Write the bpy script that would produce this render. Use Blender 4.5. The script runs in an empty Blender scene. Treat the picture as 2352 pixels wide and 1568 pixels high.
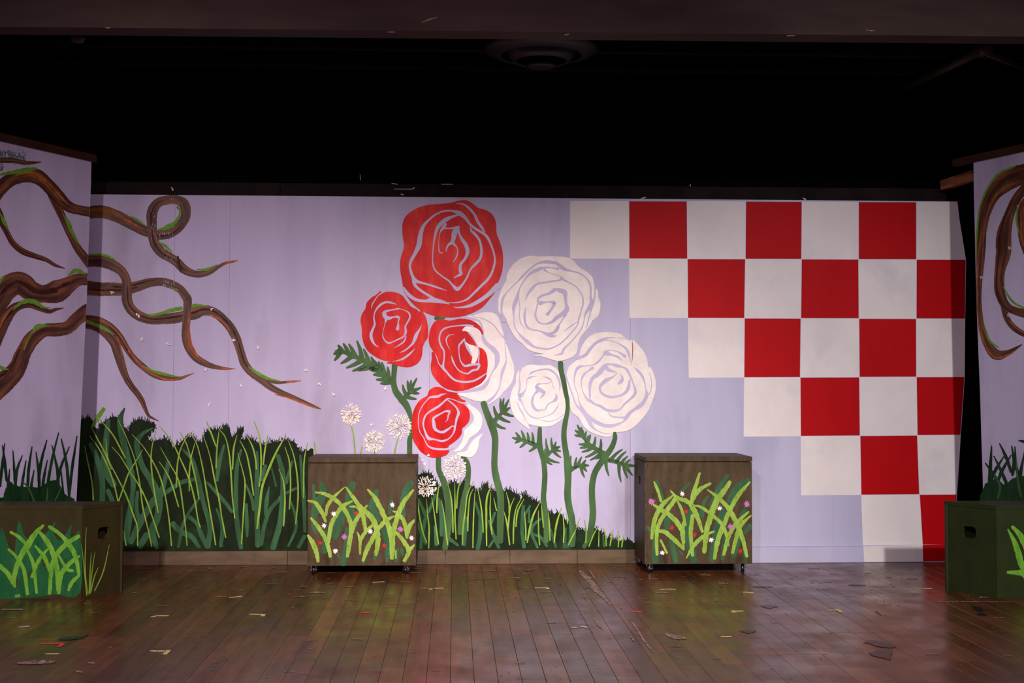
import bpy, math, random
import numpy as np
from mathutils import Vector, Matrix
from mathutils.geometry import tessellate_polygon

random.seed(7)
SC = bpy.context.scene
COL = SC.collection

# ------------------------------------------------------------------ camera
FPX = 2968.0
CAMH = 1.077
YAW, PITCH, ROLL = math.radians(2.5415), math.radians(1.888), math.radians(-0.105)
CX, CY = 1176.0, 784.0
_fw = Vector((math.sin(YAW)*math.cos(PITCH), math.cos(YAW)*math.cos(PITCH), math.sin(PITCH)))
_r = Vector((math.cos(YAW), -math.sin(YAW), 0))
_d = _fw.cross(_r)
RT = math.cos(ROLL)*_r + math.sin(ROLL)*_d
DN = -math.sin(ROLL)*_r + math.cos(ROLL)*_d
CAM = Vector((0, 0, CAMH))
cd = bpy.data.cameras.new('camera')
cd.sensor_width = 36.0
cd.lens = 36.0*FPX/2352.0
cd.clip_start = 0.05
cam = bpy.data.objects.new('camera', cd)
cam.matrix_world = Matrix(((RT.x, -DN.x, -_fw.x, 0), (RT.y, -DN.y, -_fw.y, 0), (RT.z, -DN.z, -_fw.z, CAMH), (0, 0, 0, 1)))
COL.objects.link(cam)
SC.camera = cam

# ------------------------------------------------------------------ world, lights, exposure
w = bpy.data.worlds.new('ambient_fill')  # pinkish ambient glow added all round to lift the shadows
SC.world = w
w.use_nodes = True
w.node_tree.nodes['Background'].inputs[0].default_value = (0.9, 0.6, 0.85, 1)
w.node_tree.nodes['Background'].inputs[1].default_value = 0.16
SC.view_settings.view_transform = 'Standard'
SC.view_settings.look = 'None'
SC.view_settings.exposure = 0.0
SC.view_settings.gamma = 1.0
SC.view_settings.use_curve_mapping = False


def spot(name, loc, aim, power, col, half, rad=0.09, blend=1.0):
    l = bpy.data.lights.new(name, 'SPOT')
    l.energy = power
    l.color = col
    l.spot_size = math.radians(half*2)
    l.spot_blend = blend
    l.shadow_soft_size = rad
    o = bpy.data.objects.new(name, l)
    o.location = loc
    o.rotation_euler = (Vector(aim)-Vector(loc)).to_track_quat('-Z', 'Y').to_euler()
    COL.objects.link(o)


# front-of-house stage lamps on a bar over the audience
spot('stage_spotlight', (-1.7, -4.0, 4.35), (-1.35, 7.8, -0.05), 3200, (1.0, 0.86, 0.90), 13.2, 0.14)
spot('stage_spotlight', (0.3, -4.0, 4.35), (0.35, 7.8, -0.1), 3650, (1.0, 0.89, 0.80), 11.5, 0.14)
spot('stage_spotlight', (2.3, -4.0, 4.35), (2.1, 7.8, 0.1), 2700, (0.95, 0.95, 0.94), 13.5, 0.14)
# crossed tinted fills, added to lift the shadow strips beside the flats
spot('fill_wash', (3.4, -4.0, 4.2), (-1.5, 7.8, 0.4), 1350, (1.0, 0.76, 0.88), 12.5, 0.16)
spot('fill_wash', (-2.2, -4.0, 4.2), (2.2, 7.8, 0.4), 1100, (0.92, 0.8, 1.0), 13, 0.16)

D = 7.802            # depth of the painted backdrop
COUNT = {}


# ------------------------------------------------------------------ projection helpers (pixel of the photograph -> point on a real plane)
def ray(px, py):
    px, py = float(px), float(py)
    return _fw + (px-CX)/FPX*RT + (py-CY)/FPX*DN


def on_floor(px, py, z=0.0):
    v = ray(px, py)
    t = (z-CAMH)/v.z
    return CAM+v*t


def at_y(px, py, Y):
    v = ray(px, py)
    return CAM+v*(Y/v.y)


class Plane:
    """a flat painted face: point O, outward normal N"""
    def __init__(s, O, N, root, gap=0.0004):
        s.O, s.N, s.root = Vector(O), Vector(N).normalized(), root
        s.off = gap
        s.clip = None

    def pt(s, px, py, off):
        v = ray(px, py)
        o = s.O+s.N*off
        t = (o-CAM).dot(s.N)/v.dot(s.N)
        return CAM+v*t

    def nxt(s):
        s.off += 0.00002
        return s.off


# ------------------------------------------------------------------ materials
def srgb(r, g, b):
    f = lambda c: ((c/255+0.055)/1.055)**2.4 if c > 10 else c/255/12.92
    return (f(r), f(g), f(b))


def mat(name, c1, c2=None, sc=(8, 8, 8), rough=0.6, spec=0.3, lo=0.35, hi=0.65, detail=4, bump=0.0,
        c3=None, sc3=(3, 3, 3), lo3=0.5, hi3=0.7, coord='Object', metal=0.0, rnd=None):
    m = bpy.data.materials.new(name)
    m.use_nodes = True
    nt = m.node_tree
    b = nt.nodes['Principled BSDF']
    b.inputs['Roughness'].default_value = rough
    b.inputs['Specular IOR Level'].default_value = spec*0.3 if name.endswith('paint') else spec
    b.inputs['Metallic'].default_value = metal
    if c2 is None:
        b.inputs['Base Color'].default_value = (*c1, 1)
        return m
    tc = nt.nodes.new('ShaderNodeTexCoord')

    def noise(scale, det):
        mp = nt.nodes.new('ShaderNodeMapping')
        mp.inputs['Scale'].default_value = scale
        nt.links.new(tc.outputs[coord], mp.inputs[0])
        n = nt.nodes.new('ShaderNodeTexNoise')
        n.inputs['Scale'].default_value = 1.0
        n.inputs['Detail'].default_value = det
        n.inputs['Roughness'].default_value = 0.6
        nt.links.new(mp.outputs[0], n.inputs['Vector'])
        return n

    def ramp(n, a, bb, ca, cb):
        r = nt.nodes.new('ShaderNodeValToRGB')
        r.color_ramp.elements[0].position = a
        r.color_ramp.elements[1].position = bb
        r.color_ramp.elements[0].color = ca
        r.color_ramp.elements[1].color = cb
        nt.links.new(n.outputs['Fac'], r.inputs[0])
        return r
    n1 = noise(sc, detail)
    r1 = ramp(n1, lo, hi, (*c1, 1), (*c2, 1))
    out = r1.outputs[0]
    if c3 is not None:
        n3 = noise(sc3, 6)
        r3 = ramp(n3, lo3, hi3, (0, 0, 0, 1), (1, 1, 1, 1))
        mx = nt.nodes.new('ShaderNodeMix')
        mx.data_type = 'RGBA'
        nt.links.new(r3.outputs[0], mx.inputs[0])
        nt.links.new(out, mx.inputs[6])
        mx.inputs[7].default_value = (*c3, 1)
        out = mx.outputs[2]
    if rnd:
        oi = nt.nodes.new('ShaderNodeObjectInfo')
        mr = nt.nodes.new('ShaderNodeMapRange')
        mr.inputs[3].default_value, mr.inputs[4].default_value = rnd
        nt.links.new(oi.outputs['Random'], mr.inputs[0])
        mm = nt.nodes.new('ShaderNodeMix')
        mm.data_type = 'RGBA'
        mm.blend_type = 'MULTIPLY'
        mm.inputs[0].default_value = 1.0
        cmb = nt.nodes.new('ShaderNodeCombineColor')
        for i in range(3):
            nt.links.new(mr.outputs[0], cmb.inputs[i])
        nt.links.new(out, mm.inputs[6])
        nt.links.new(cmb.outputs[0], mm.inputs[7])
        out = mm.outputs[2]
    nt.links.new(out, b.inputs['Base Color'])
    if bump:
        bp = nt.nodes.new('ShaderNodeBump')
        bp.inputs['Strength'].default_value = bump
        bp.inputs['Distance'].default_value = 0.004
        nt.links.new(n1.outputs['Fac'], bp.inputs['Height'])
        nt.links.new(bp.outputs[0], b.inputs['Normal'])
    return m


def L(r, g, b, k=1.0):
    c = srgb(r, g, b)
    return tuple(x*k for x in c)


M = {}
M['lilac'] = mat('lilac_paint', L(182, 173, 200), L(194, 186, 211), (5, 5, 0.7), 0.55, 0.3, 0.3, 0.7, 5, 0.05,
                 c3=L(156, 144, 166), sc3=(2.4, 2.4, 0.9), lo3=0.52, hi3=0.8)
M['lilacblue'] = mat('blue_lilac_paint', L(179, 174, 199), L(191, 186, 210), (5, 5, 0.7), 0.55, 0.3, 0.3, 0.7, 5, 0.05,
                     c3=L(160, 158, 182), sc3=(2.2, 2.2, 0.8), lo3=0.55, hi3=0.8)
M['white'] = mat('white_paint', L(226, 214, 210), L(236, 226, 221), (4, 4, 3), 0.55, 0.3, 0.3, 0.7, 4, 0.03,
                 c3=L(206, 198, 206), sc3=(2.5, 2.5, 2), lo3=0.55, hi3=0.8)
M['rosewhite'] = mat('rose_white_paint', L(228, 214, 208), L(240, 230, 224), (12, 12, 12), 0.5, 0.3)
M['red'] = mat('red_paint', L(176, 0, 8), L(186, 2, 12), (6, 6, 1.5), 0.5, 0.3, 0.3, 0.7, 5, 0.05)
M['rosered'] = mat('rose_red_paint', L(204, 3, 10), L(232, 58, 48), (14, 14, 4), 0.42, 0.35, 0.42, 0.72, 6, 0.05,
                   c3=L(186, 0, 8), sc3=(5, 5, 3), lo3=0.45, hi3=0.62)
M['stem'] = mat('stem_green_paint', L(56, 82, 46), L(76, 110, 62), (10, 10, 3), 0.5, 0.3)
M['grassdark'] = mat('dark_grass_paint', L(20, 29, 13), L(29, 42, 20), (14, 14, 4), 0.55, 0.25,
                     c3=L(38, 60, 34), sc3=(5, 5, 3), lo3=0.55, hi3=0.75)
M['grassmid'] = mat('mid_grass_paint', L(44, 80, 48), L(62, 106, 68), (20, 20, 3), 0.5, 0.3)
M['grasslight'] = mat('light_grass_paint', L(112, 154, 46), L(148, 182, 70), (40, 40, 12), 0.5, 0.3)
M['lime'] = mat('lime_brush_paint', L(126, 160, 54), L(152, 182, 78), (30, 30, 10), 0.5, 0.3,
                c3=L(70, 100, 40), sc3=(130, 130, 45), lo3=0.62, hi3=0.68)
M['boxgreen'] = mat('box_mid_green_paint', L(48, 84, 54), L(60, 100, 66), (20, 20, 6), 0.5, 0.3,
                    c3=L(58, 70, 40), sc3=(70, 70, 30), lo3=0.6, hi3=0.72)
M['wedgelime'] = mat('green_brush_paint', L(92, 154, 42), L(120, 176, 56), (30, 30, 10), 0.5, 0.3,
                     c3=L(50, 100, 40), sc3=(130, 130, 45), lo3=0.62, hi3=0.68)
M['wedgegreen'] = mat('wedge_mid_green_paint', L(26, 84, 46), L(40, 100, 56), (20, 20, 6), 0.5, 0.3,
                      c3=L(52, 62, 30), sc3=(20, 20, 12), lo3=0.58, hi3=0.66)
M['wingdark'] = mat('wing_grass_paint', L(14, 44, 22), L(30, 66, 36), (18, 18, 4), 0.5, 0.3)
M['moss'] = mat('moss_paint', L(92, 140, 40), L(112, 162, 58), (30, 30, 30), 0.55, 0.3)
M['orange'] = mat('orange_bark_paint', L(150, 74, 34), L(186, 106, 56), (30, 30, 30), 0.5, 0.3)
M['ochre'] = mat('ochre_bark_paint', L(120, 74, 34), L(150, 96, 48), (30, 30, 30), 0.5, 0.3)
M['barkdark'] = mat('dark_bark_paint', L(50, 24, 14), L(72, 38, 24), (30, 30, 30), 0.5, 0.3)
M['pink'] = mat('pink_dab_paint', L(172, 104, 160), L(190, 122, 174), (60, 60, 60), 0.5, 0.3)
M['dabred'] = mat('red_dab_paint', L(186, 34, 30), L(210, 50, 40), (60, 60, 60), 0.5, 0.3)
M['dabwhite'] = mat('white_dab_paint', L(238, 226, 222), L(248, 240, 236), (60, 60, 60), 0.5, 0.3)
M['cream'] = mat('cream_dab_paint', L(240, 224, 200), L(248, 236, 220), (60, 60, 60), 0.5, 0.3)
M['olive'] = mat('olive_dab_paint', L(150, 140, 80), L(170, 156, 96), (60, 60, 60), 0.5, 0.3)
M['boxbrown'] = mat('brown_box_paint', L(62, 50, 32), L(88, 70, 50), (22, 22, 7), 0.5, 0.3, 0.3, 0.7, 6, 0.08,
                    c3=L(48, 38, 24), sc3=(14, 14, 7), lo3=0.56, hi3=0.72)
M['boxdark'] = mat('olive_box_paint', L(50, 46, 22), L(60, 54, 28), (12, 12, 6), 0.5, 0.3, 0.3, 0.7, 5, 0.06)
M['boxgreendark'] = mat('green_box_paint', L(40, 48, 24), L(48, 56, 28), (12, 12, 6), 0.5, 0.3, 0.3, 0.7, 5, 0.06)
M['boxedge'] = mat('worn_box_edge', L(52, 42, 26), L(84, 66, 46), (40, 40, 40), 0.6, 0.2)
M['baseboard'] = mat('brown_baseboard_paint', L(88, 73, 56), L(106, 88, 69), (5, 5, 18), 0.5, 0.3,
                     c3=L(80, 62, 48), sc3=(8, 8, 8), lo3=0.6, hi3=0.8)
M['black'] = mat('black_paint', L(30, 24, 22), L(40, 31, 28), (6, 6, 6), 0.75, 0.12)
M['deepblack'] = mat('deep_black_paint', L(5, 5, 5), L(9, 8, 8), (6, 6, 6), 0.85, 0.06)
M['header'] = mat('header_paint', L(58, 46, 42), L(78, 62, 56), (1.6, 3, 6), 0.6, 0.2, 0.3, 0.7, 5, 0.02)
M['capwood'] = mat('dark_brown_board', L(48, 26, 16), L(66, 38, 24), (14, 3, 14), 0.65, 0.2)
M['rawwood'] = mat('raw_pine', L(150, 92, 62), L(176, 112, 78), (6, 3, 30), 0.6, 0.2)
M['rubber'] = mat('black_rubber', L(12, 12, 13), L(20, 20, 21), (20, 20, 20), 0.35, 0.5)
M['steel'] = mat('bright_steel', L(150, 150, 155), L(185, 185, 190), (20, 20, 20), 0.25, 0.5, metal=1.0)
M['ventmetal'] = mat('black_vent_metal', L(14, 13, 13), L(20, 18, 18), (8, 8, 8), 0.5, 0.3)
M['pipe'] = mat('brown_pipe', L(44, 34, 26), L(58, 44, 34), (8, 8, 8), 0.5, 0.3)
M['tapeyellow'] = mat('yellow_tape', L(196, 180, 110), L(214, 200, 134), (60, 60, 60), 0.6, 0.2)
M['tapered'] = mat('red_tape', L(206, 60, 62), L(222, 80, 78), (60, 60, 60), 0.6, 0.2)
M['tapewhite'] = mat('white_tape', L(190, 176, 168), L(206, 196, 186), (60, 60, 60), 0.6, 0.2)
M['scuff'] = mat('scuff_paint', L(140, 114, 100), L(168, 144, 132), (40, 12, 40), 0.5, 0.3,
                 c3=L(96, 66, 50), sc3=(60, 25, 60), lo3=0.5, hi3=0.6)
M['stain'] = mat('dark_stain', L(30, 22, 24), L(40, 29, 30), (30, 30, 30), 0.34, 0.3)


def bark():
    m = bpy.data.materials.new('bark_paint')
    m.use_nodes = True
    nt = m.node_tree
    b = nt.nodes['Principled BSDF']
    b.inputs['Roughness'].default_value = 0.5
    b.inputs['Specular IOR Level'].default_value = 0.3
    uv = nt.nodes.new('ShaderNodeUVMap')
    uv.uv_map = 'UVMap'
    mp = nt.nodes.new('ShaderNodeMapping')
    mp.inputs['Scale'].default_value = (5.0, 3.2, 1)
    n = nt.nodes.new('ShaderNodeTexNoise')
    n.inputs['Scale'].default_value = 1.0
    n.inputs['Detail'].default_value = 5
    nt.links.new(uv.outputs[0], mp.inputs[0])
    nt.links.new(mp.outputs[0], n.inputs['Vector'])
    r = nt.nodes.new('ShaderNodeValToRGB')
    e = r.color_ramp.elements
    e[0].position, e[0].color = 0.30, (*L(48, 25, 17), 1)
    e[1].position, e[1].color = 0.76, (*L(150, 86, 46), 1)
    x = e.new(0.46)
    x.color = (*L(78, 44, 30), 1)
    x = e.new(0.58)
    x.color = (*L(108, 64, 42), 1)
    nt.links.new(n.outputs['Fac'], r.inputs[0])
    nt.links.new(r.outputs[0], b.inputs['Base Color'])
    return m


M['bark'] = bark()


def plank_mat():
    m = mat('varnished_floorboard', L(80, 43, 20), L(116, 68, 36), (30, 2.5, 10), 0.3, 0.38, 0.3, 0.7, 6, 0.03,
            c3=L(52, 30, 18), sc3=(7, 1.6, 7), lo3=0.52, hi3=0.75, rnd=(0.65, 1.25))
    nt = m.node_tree
    b = nt.nodes['Principled BSDF']
    tc = nt.nodes.new('ShaderNodeTexCoord')
    n = nt.nodes.new('ShaderNodeTexNoise')
    n.inputs['Scale'].default_value = 5.0
    n.inputs['Detail'].default_value = 6
    nt.links.new(tc.outputs['Object'], n.inputs['Vector'])
    mr = nt.nodes.new('ShaderNodeMapRange')
    mr.inputs[1].default_value, mr.inputs[2].default_value = 0.3, 0.7
    mr.inputs[3].default_value, mr.inputs[4].default_value = 0.2, 0.4
    nt.links.new(n.outputs['Fac'], mr.inputs[0])
    nt.links.new(mr.outputs[0], b.inputs['Roughness'])
    return m


M['plank'] = plank_mat()


# ------------------------------------------------------------------ object helpers
def tag(o, label=None, cat=None, group=None, kind=None):
    if label: o['label'] = label
    if cat: o['category'] = cat
    if group: o['group'] = group
    if kind: o['kind'] = kind
    return o


def empty(name, loc=(0, 0, 0), rz=0.0):
    o = bpy.data.objects.new(name, None)
    o.location = loc
    o.rotation_euler = (0, 0, rz)
    o.empty_display_size = 0.1
    COL.objects.link(o)
    return o


def root_of(o):
    while o.parent:
        o = o.parent
    return o


def link(name, verts, faces, m, parent=None, smooth=False, uvs=None, local=False):
    """one mesh object; verts are world points (or already local to the parent when local)"""
    me = bpy.data.meshes.new(name)
    vs = [Vector(v) for v in verts]
    if parent is not None and not local:
        r = root_of(parent)
        inv = (Matrix.Translation(r.location) @ r.rotation_euler.to_matrix().to_4x4()).inverted()
        vs = [inv @ v for v in vs]
    me.from_pydata([tuple(v) for v in vs], [], faces)
    if uvs is not None:
        ul = me.uv_layers.new(name='UVMap')
        for lp in me.loops:
            ul.data[lp.index].uv = uvs[lp.vertex_index]
    if smooth:
        for p in me.polygons:
            p.use_smooth = True
    me.materials.append(M[m] if isinstance(m, str) else m)
    me.update()
    o = bpy.data.objects.new(name, me)
    if parent is not None:
        o.parent = parent
    COL.objects.link(o)
    return o


CUBEF = [(0, 3, 2, 1), (4, 5, 6, 7), (0, 1, 5, 4), (1, 2, 6, 5), (2, 3, 7, 6), (3, 0, 4, 7)]


def boxv(x0, x1, y0, y1, z0, z1):
    return [(x0, y0, z0), (x1, y0, z0), (x1, y1, z0), (x0, y1, z0), (x0, y0, z1), (x1, y0, z1), (x1, y1, z1), (x0, y1, z1)]


def bbox(x0, x1, y0, y1, z0, z1, bev=0.003):
    """box with chamfered edges"""
    b = min(bev, 0.4*min(x1-x0, y1-y0, z1-z0))
    V, F = [], []
    idx = {}

    def v(ix, iy, iz, ax):
        k = (ix, iy, iz, ax)
        if k not in idx:
            p = [x1 if ix else x0, y1 if iy else y0, z1 if iz else z0]
            s = [ix, iy, iz]
            for a in range(3):
                if a != ax:
                    p[a] += -b if s[a] else b
            idx[k] = len(V)
            V.append(tuple(p))
        return idx[k]
    import itertools
    for ax in range(3):
        o = [a for a in range(3) if a != ax]
        for s in (0, 1):
            q = []
            for (u, t) in ((0, 0), (1, 0), (1, 1), (0, 1)):
                c = [0, 0, 0]
                c[ax], c[o[0]], c[o[1]] = s, u, t
                q.append(v(*c, ax))
            flip = (s == 0) ^ (ax == 1)
            F.append(tuple(reversed(q)) if flip else tuple(q))
    # edges
    for ax in range(3):
        a, b2 = [k for k in range(3) if k != ax]
        for s in (0, 1):
            for t in (0, 1):
                c0 = [0, 0, 0]; c1 = [0, 0, 0]
                c0[a] = c1[a] = s
                c0[b2] = c1[b2] = t
                c0[ax], c1[ax] = 0, 1
                F.append((v(*c0, a), v(*c1, a), v(*c1, b2), v(*c0, b2)))
    for c in itertools.product((0, 1), repeat=3):
        F.append((v(*c, 0), v(*c, 1), v(*c, 2)))
    # consistent outward normals
    cen = Vector(((x0+x1)/2, (y0+y1)/2, (z0+z1)/2))
    F2 = []
    for f in F:
        p = [Vector(V[i]) for i in f]
        n = (p[1]-p[0]).cross(p[2]-p[0])
        mid = sum(p, Vector())/len(p)
        F2.append(f if n.dot(mid-cen) > 0 else tuple(reversed(f)))
    return V, F2


def add_bbox(name, dims, m, parent=None, bev=0.003, local=True):
    V, F = bbox(*dims, bev)
    return link(name, V, F, m, parent, local=local)


def prism(loop, z0, z1):
    n = len(loop)
    V = [(x, y, z0) for x, y in loop]+[(x, y, z1) for x, y in loop]
    F = [tuple(range(n-1, -1, -1)), tuple(range(n, 2*n))]
    for i in range(n):
        j = (i+1) % n
        F.append((i, j, n+j, n+i))
    return V, F


def slab(loops, O, U, W, N, th):
    """polygon with holes in the (U,W) plane through O, extruded by th along -N"""
    O, U, W, N = Vector(O), Vector(U), Vector(W), Vector(N)
    flat = [p for lp in loops for p in lp]
    tri = tessellate_polygon([[Vector((p[0], p[1], 0)) for p in lp] for lp in loops])
    n = len(flat)
    V = [O+U*p[0]+W*p[1] for p in flat]+[O+U*p[0]+W*p[1]-N*th for p in flat]
    F = []
    for t in tri:
        a, b, c = t
        nn = (V[b]-V[a]).cross(V[c]-V[a])
        if nn.dot(N) < 0:
            a, c = c, a
        F.append((a, b, c))
        F.append((a+n, c+n, b+n))
    k = 0
    for lp in loops:
        m = len(lp)
        for i in range(m):
            j = (i+1) % m
            F.append((k+i, k+j, k+j+n, k+i+n))
        k += m
    return V, F


def tube(path, r, n=10):
    V, F = [], []
    P = [Vector(p) for p in path]
    for i, p in enumerate(P):
        t = (P[min(i+1, len(P)-1)]-P[max(i-1, 0)]).normalized()
        a = t.cross(Vector((0.13, 0.31, 0.94))).normalized()
        b = t.cross(a)
        for k in range(n):
            an = 2*math.pi*k/n
            V.append(p+(a*math.cos(an)+b*math.sin(an))*r)
    for i in range(len(P)-1):
        for k in range(n):
            F.append((i*n+k, i*n+(k+1) % n, (i+1)*n+(k+1) % n, (i+1)*n+k))
    F.append(tuple(range(n-1, -1, -1)))
    F.append(tuple(range((len(P)-1)*n, len(P)*n)))
    return V, F


def lathe(prof, cen, n=40, axis='z'):
    V, F = [], []
    for (r, h) in prof:
        for k in range(n):
            a = 2*math.pi*k/n
            if axis == 'z':
                V.append((cen[0]+r*math.cos(a), cen[1]+r*math.sin(a), cen[2]+h))
            else:
                V.append((cen[0]+h, cen[1]+r*math.cos(a), cen[2]+r*math.sin(a)))
    for i in range(len(prof)-1):
        for k in range(n):
            F.append((i*n+k, i*n+(k+1) % n, (i+1)*n+(k+1) % n, (i+1)*n+k))
    return V, F


# ------------------------------------------------------------------ paint: brush strokes and filled shapes lying on a plane
def cat(P, closed=False, step=None, sub=6):
    P = [np.array(p, float) for p in P]
    n = len(P)
    out = []
    rng = n if closed else n-1
    for i in range(rng):
        p0 = P[(i-1) % n] if (closed or i > 0) else 2*P[0]-P[1]
        p1 = P[i]
        p2 = P[(i+1) % n]
        p3 = P[(i+2) % n] if (closed or i+2 < n) else 2*P[-1]-P[-2]
        for k in range(sub):
            t = k/sub
            out.append(0.5*((2*p1)+(-p0+p2)*t+(2*p0-5*p1+4*p2-p3)*t*t+(-p0+3*p1-3*p2+p3)*t**3))
    if not closed:
        out.append(P[-1])
    return out


class Z:
    """pixel frame of a close-up: origin and scale"""
    def __init__(s, ox, oy, k): s.ox, s.oy, s.k = ox, oy, k
    def __call__(s, pts):
        return [(s.ox+p[0]*s.k, s.oy+p[1]*s.k)+tuple(q*s.k for q in p[2:]) for p in pts]


FULL = Z(0, 0, 1)


def with_w(pts, w0):
    """give points without widths a blade-like width"""
    n = len(pts)
    out = []
    for i, p in enumerate(pts):
        if len(p) > 2:
            out.append(p)
        else:
            t = i/(n-1)
            out.append((p[0], p[1], w0*(0.35+0.65*min(1, t*2.2))*(1 if t < 0.8 else 0.85)))
    return out


def ribbon(pl, pts, jit=0.0, sub=6, cap=True):
    off = pl.nxt()
    S = cat(pts, sub=sub)
    S = [np.array((p[0], p[1], max(p[2], 0.3))) for p in S]
    if cap:
        def ext(a, b):
            d = a[:2]-b[:2]
            d = d/(np.linalg.norm(d)+1e-9)
            return [np.array((*(a[:2]+d*a[2]*0.22), a[2]*0.86)), np.array((*(a[:2]+d*a[2]*0.38), a[2]*0.5))]
        e0 = ext(S[0], S[1])
        e1 = ext(S[-1], S[-2])
        S = e0[::-1]+S+e1
    V, F, UV = [], [], []
    n = len(S)
    u = 0.0
    lastp = None
    ph = random.random()*50
    for i, p in enumerate(S):
        t = S[min(i+1, n-1)][:2]-S[max(i-1, 0)][:2]
        t = t/(np.linalg.norm(t)+1e-9)
        nn = np.array((-t[1], t[0]))
        hw = p[2]/2
        a = p[:2]-nn*hw*(1+random.uniform(-jit, jit))
        b = p[:2]+nn*hw*(1+random.uniform(-jit, jit))
        if pl.clip:
            a[0] = min(a[0], pl.clip(a[1]))
            b[0] = min(b[0], pl.clip(b[1]))
        o2 = off+0.000014*i/n
        A, B = pl.pt(a[0], a[1], o2), pl.pt(b[0], b[1], o2)
        if lastp is not None:
            u += ((A+B)/2-lastp).length
        lastp = (A+B)/2
        V += [A, B]
        UV += [(u+ph, ph*0.37), (u+ph, ph*0.37+1)]
        if i:
            F.append((2*i-2, 2*i-1, 2*i+1, 2*i))
    return V, F, UV


def stroke(pl, pts, m, name, parent=None, jit=0.0, w=None, sub=6):
    if w is not None:
        pts = with_w(pts, w)
    V, F, UV = ribbon(pl, pts, jit, sub)
    return link(name, V, F, m, parent or pl.root, uvs=UV)


def poly(pl, pts, m, name, parent=None, smooth=True, jit=0.0, sub=6):
    off = pl.nxt()
    S = cat([p[:2] for p in pts], True, sub=sub) if smooth else [np.array(p[:2]) for p in pts]
    if jit:
        S = [p+np.array((random.uniform(-jit, jit), random.uniform(-jit, jit))) for p in S]
    tri = tessellate_polygon([[Vector((p[0], p[1], 0)) for p in S]])
    V = [pl.pt(p[0], p[1], off) for p in S]
    F = []
    for a, b, c in tri:
        nn = (V[b]-V[a]).cross(V[c]-V[a])
        F.append((a, b, c) if nn.dot(pl.N) > 0 else (a, c, b))
    return link(name, V, F, m, parent or pl.root)


def many(pl, strokes, m, name, parent=None, jit=0.0, sub=3):
    """many tiny dabs joined in one painted patch"""
    V, F = [], []
    for s in strokes:
        v, f, _ = ribbon(pl, s, jit, sub)
        pl.off -= 0.000018
        k = len(V)
        V += v
        F += [tuple(i+k for i in q) for q in f]
    pl.off += 0.00004
    return link(name, V, F, m, parent or pl.root)


def blades(pl, T, lst, m, w, name='grass_blade', parent=None, jit=0.06):
    for b in lst:
        stroke(pl, T(with_w(b, w)), m, name, parent, jit)


def spray(pl, T, rib, tips, w, m, name, parent):
    """leafy sprig: rib with pointed leaflets, joined in one painted leaf"""
    rib = T(rib)
    tips = T(tips)
    w = w*T.k
    R = cat(rib, sub=8)
    L_ = len(R)
    strokes = [[(p[0], p[1], w*(1.15-0.75*i/(len(rib)-1))) for i, p in enumerate(rib)]]
    for tp in tips:
        tp = np.array(tp[:2])
        d = [np.linalg.norm(r-tp) for r in R]
        i = int(np.argmin(d))
        back = int(L_*0.12)+int(min(d)/(np.linalg.norm(R[0]-R[-1])+1e-6)*L_*0.28)
        b = R[max(0, i-back)]
        mid = b*0.45+tp*0.55
        dirr = R[min(i+1, L_-1)]-R[max(i-1, 0)]
        dirr = dirr/(np.linalg.norm(dirr)+1e-9)
        mid = mid-dirr*min(d)*0.06
        strokes.append([(b[0], b[1], w*0.9), (mid[0], mid[1], w*0.62), (tp[0]*0.86+mid[0]*0.14, tp[1]*0.86+mid[1]*0.14, w*0.3), (tp[0], tp[1], 0.6)])
    return many(pl, strokes, m, name, parent, sub=5)


def splat(pl, x, y, r, m, name, parent, n=7):
    pts = []
    a0 = random.random()*6.28
    for i in range(n*2):
        a = a0+math.pi*i/n
        rr = r*(random.uniform(0.85, 1.15) if i % 2 == 0 else random.uniform(0.45, 0.7))
        pts.append((x+rr*math.cos(a), y+rr*math.sin(a)))
    return poly(pl, pts, m, name, parent, sub=3)


# ================================================================== the setting
# ---- floor: dark sub-floor with every board a piece of its own
floor = link('floor', boxv(-3.7, 4.4, 3.0, 8.1, -0.08, -0.021), CUBEF, 'deepblack')
tag(floor, 'varnished brown stage floor of narrow boards', kind='structure')
SEAM = on_floor(1176, 1457).y
BW = 0.0872


def plank(x, y0, y1, dz):
    V, F = bbox(x+0.0005, x+BW-0.0005, y0+0.0006, y1-0.0006, -0.02, dz, 0.001)
    link('floorboard', V, F, 'plank', floor, local=True)


nb = int((4.2+3.5)/BW)
for i in range(nb):
    x = -3.5+i*BW
    plank(x, SEAM, 8.05, random.uniform(-0.0006, 0))
    cuts = [3.0, SEAM-random.choice((0.22, 0.45, 0.62, 0.8, 1.0, 1.3)), SEAM]
    for a, b in zip(cuts[:-1], cuts[1:]):
        if abs(x-0.25) < 2.6:
            plank(x, a, b, random.uniform(-0.0006, 0))
    if abs(x-0.25) >= 2.6:
        plank(x, 3.0, SEAM, 0)

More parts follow.
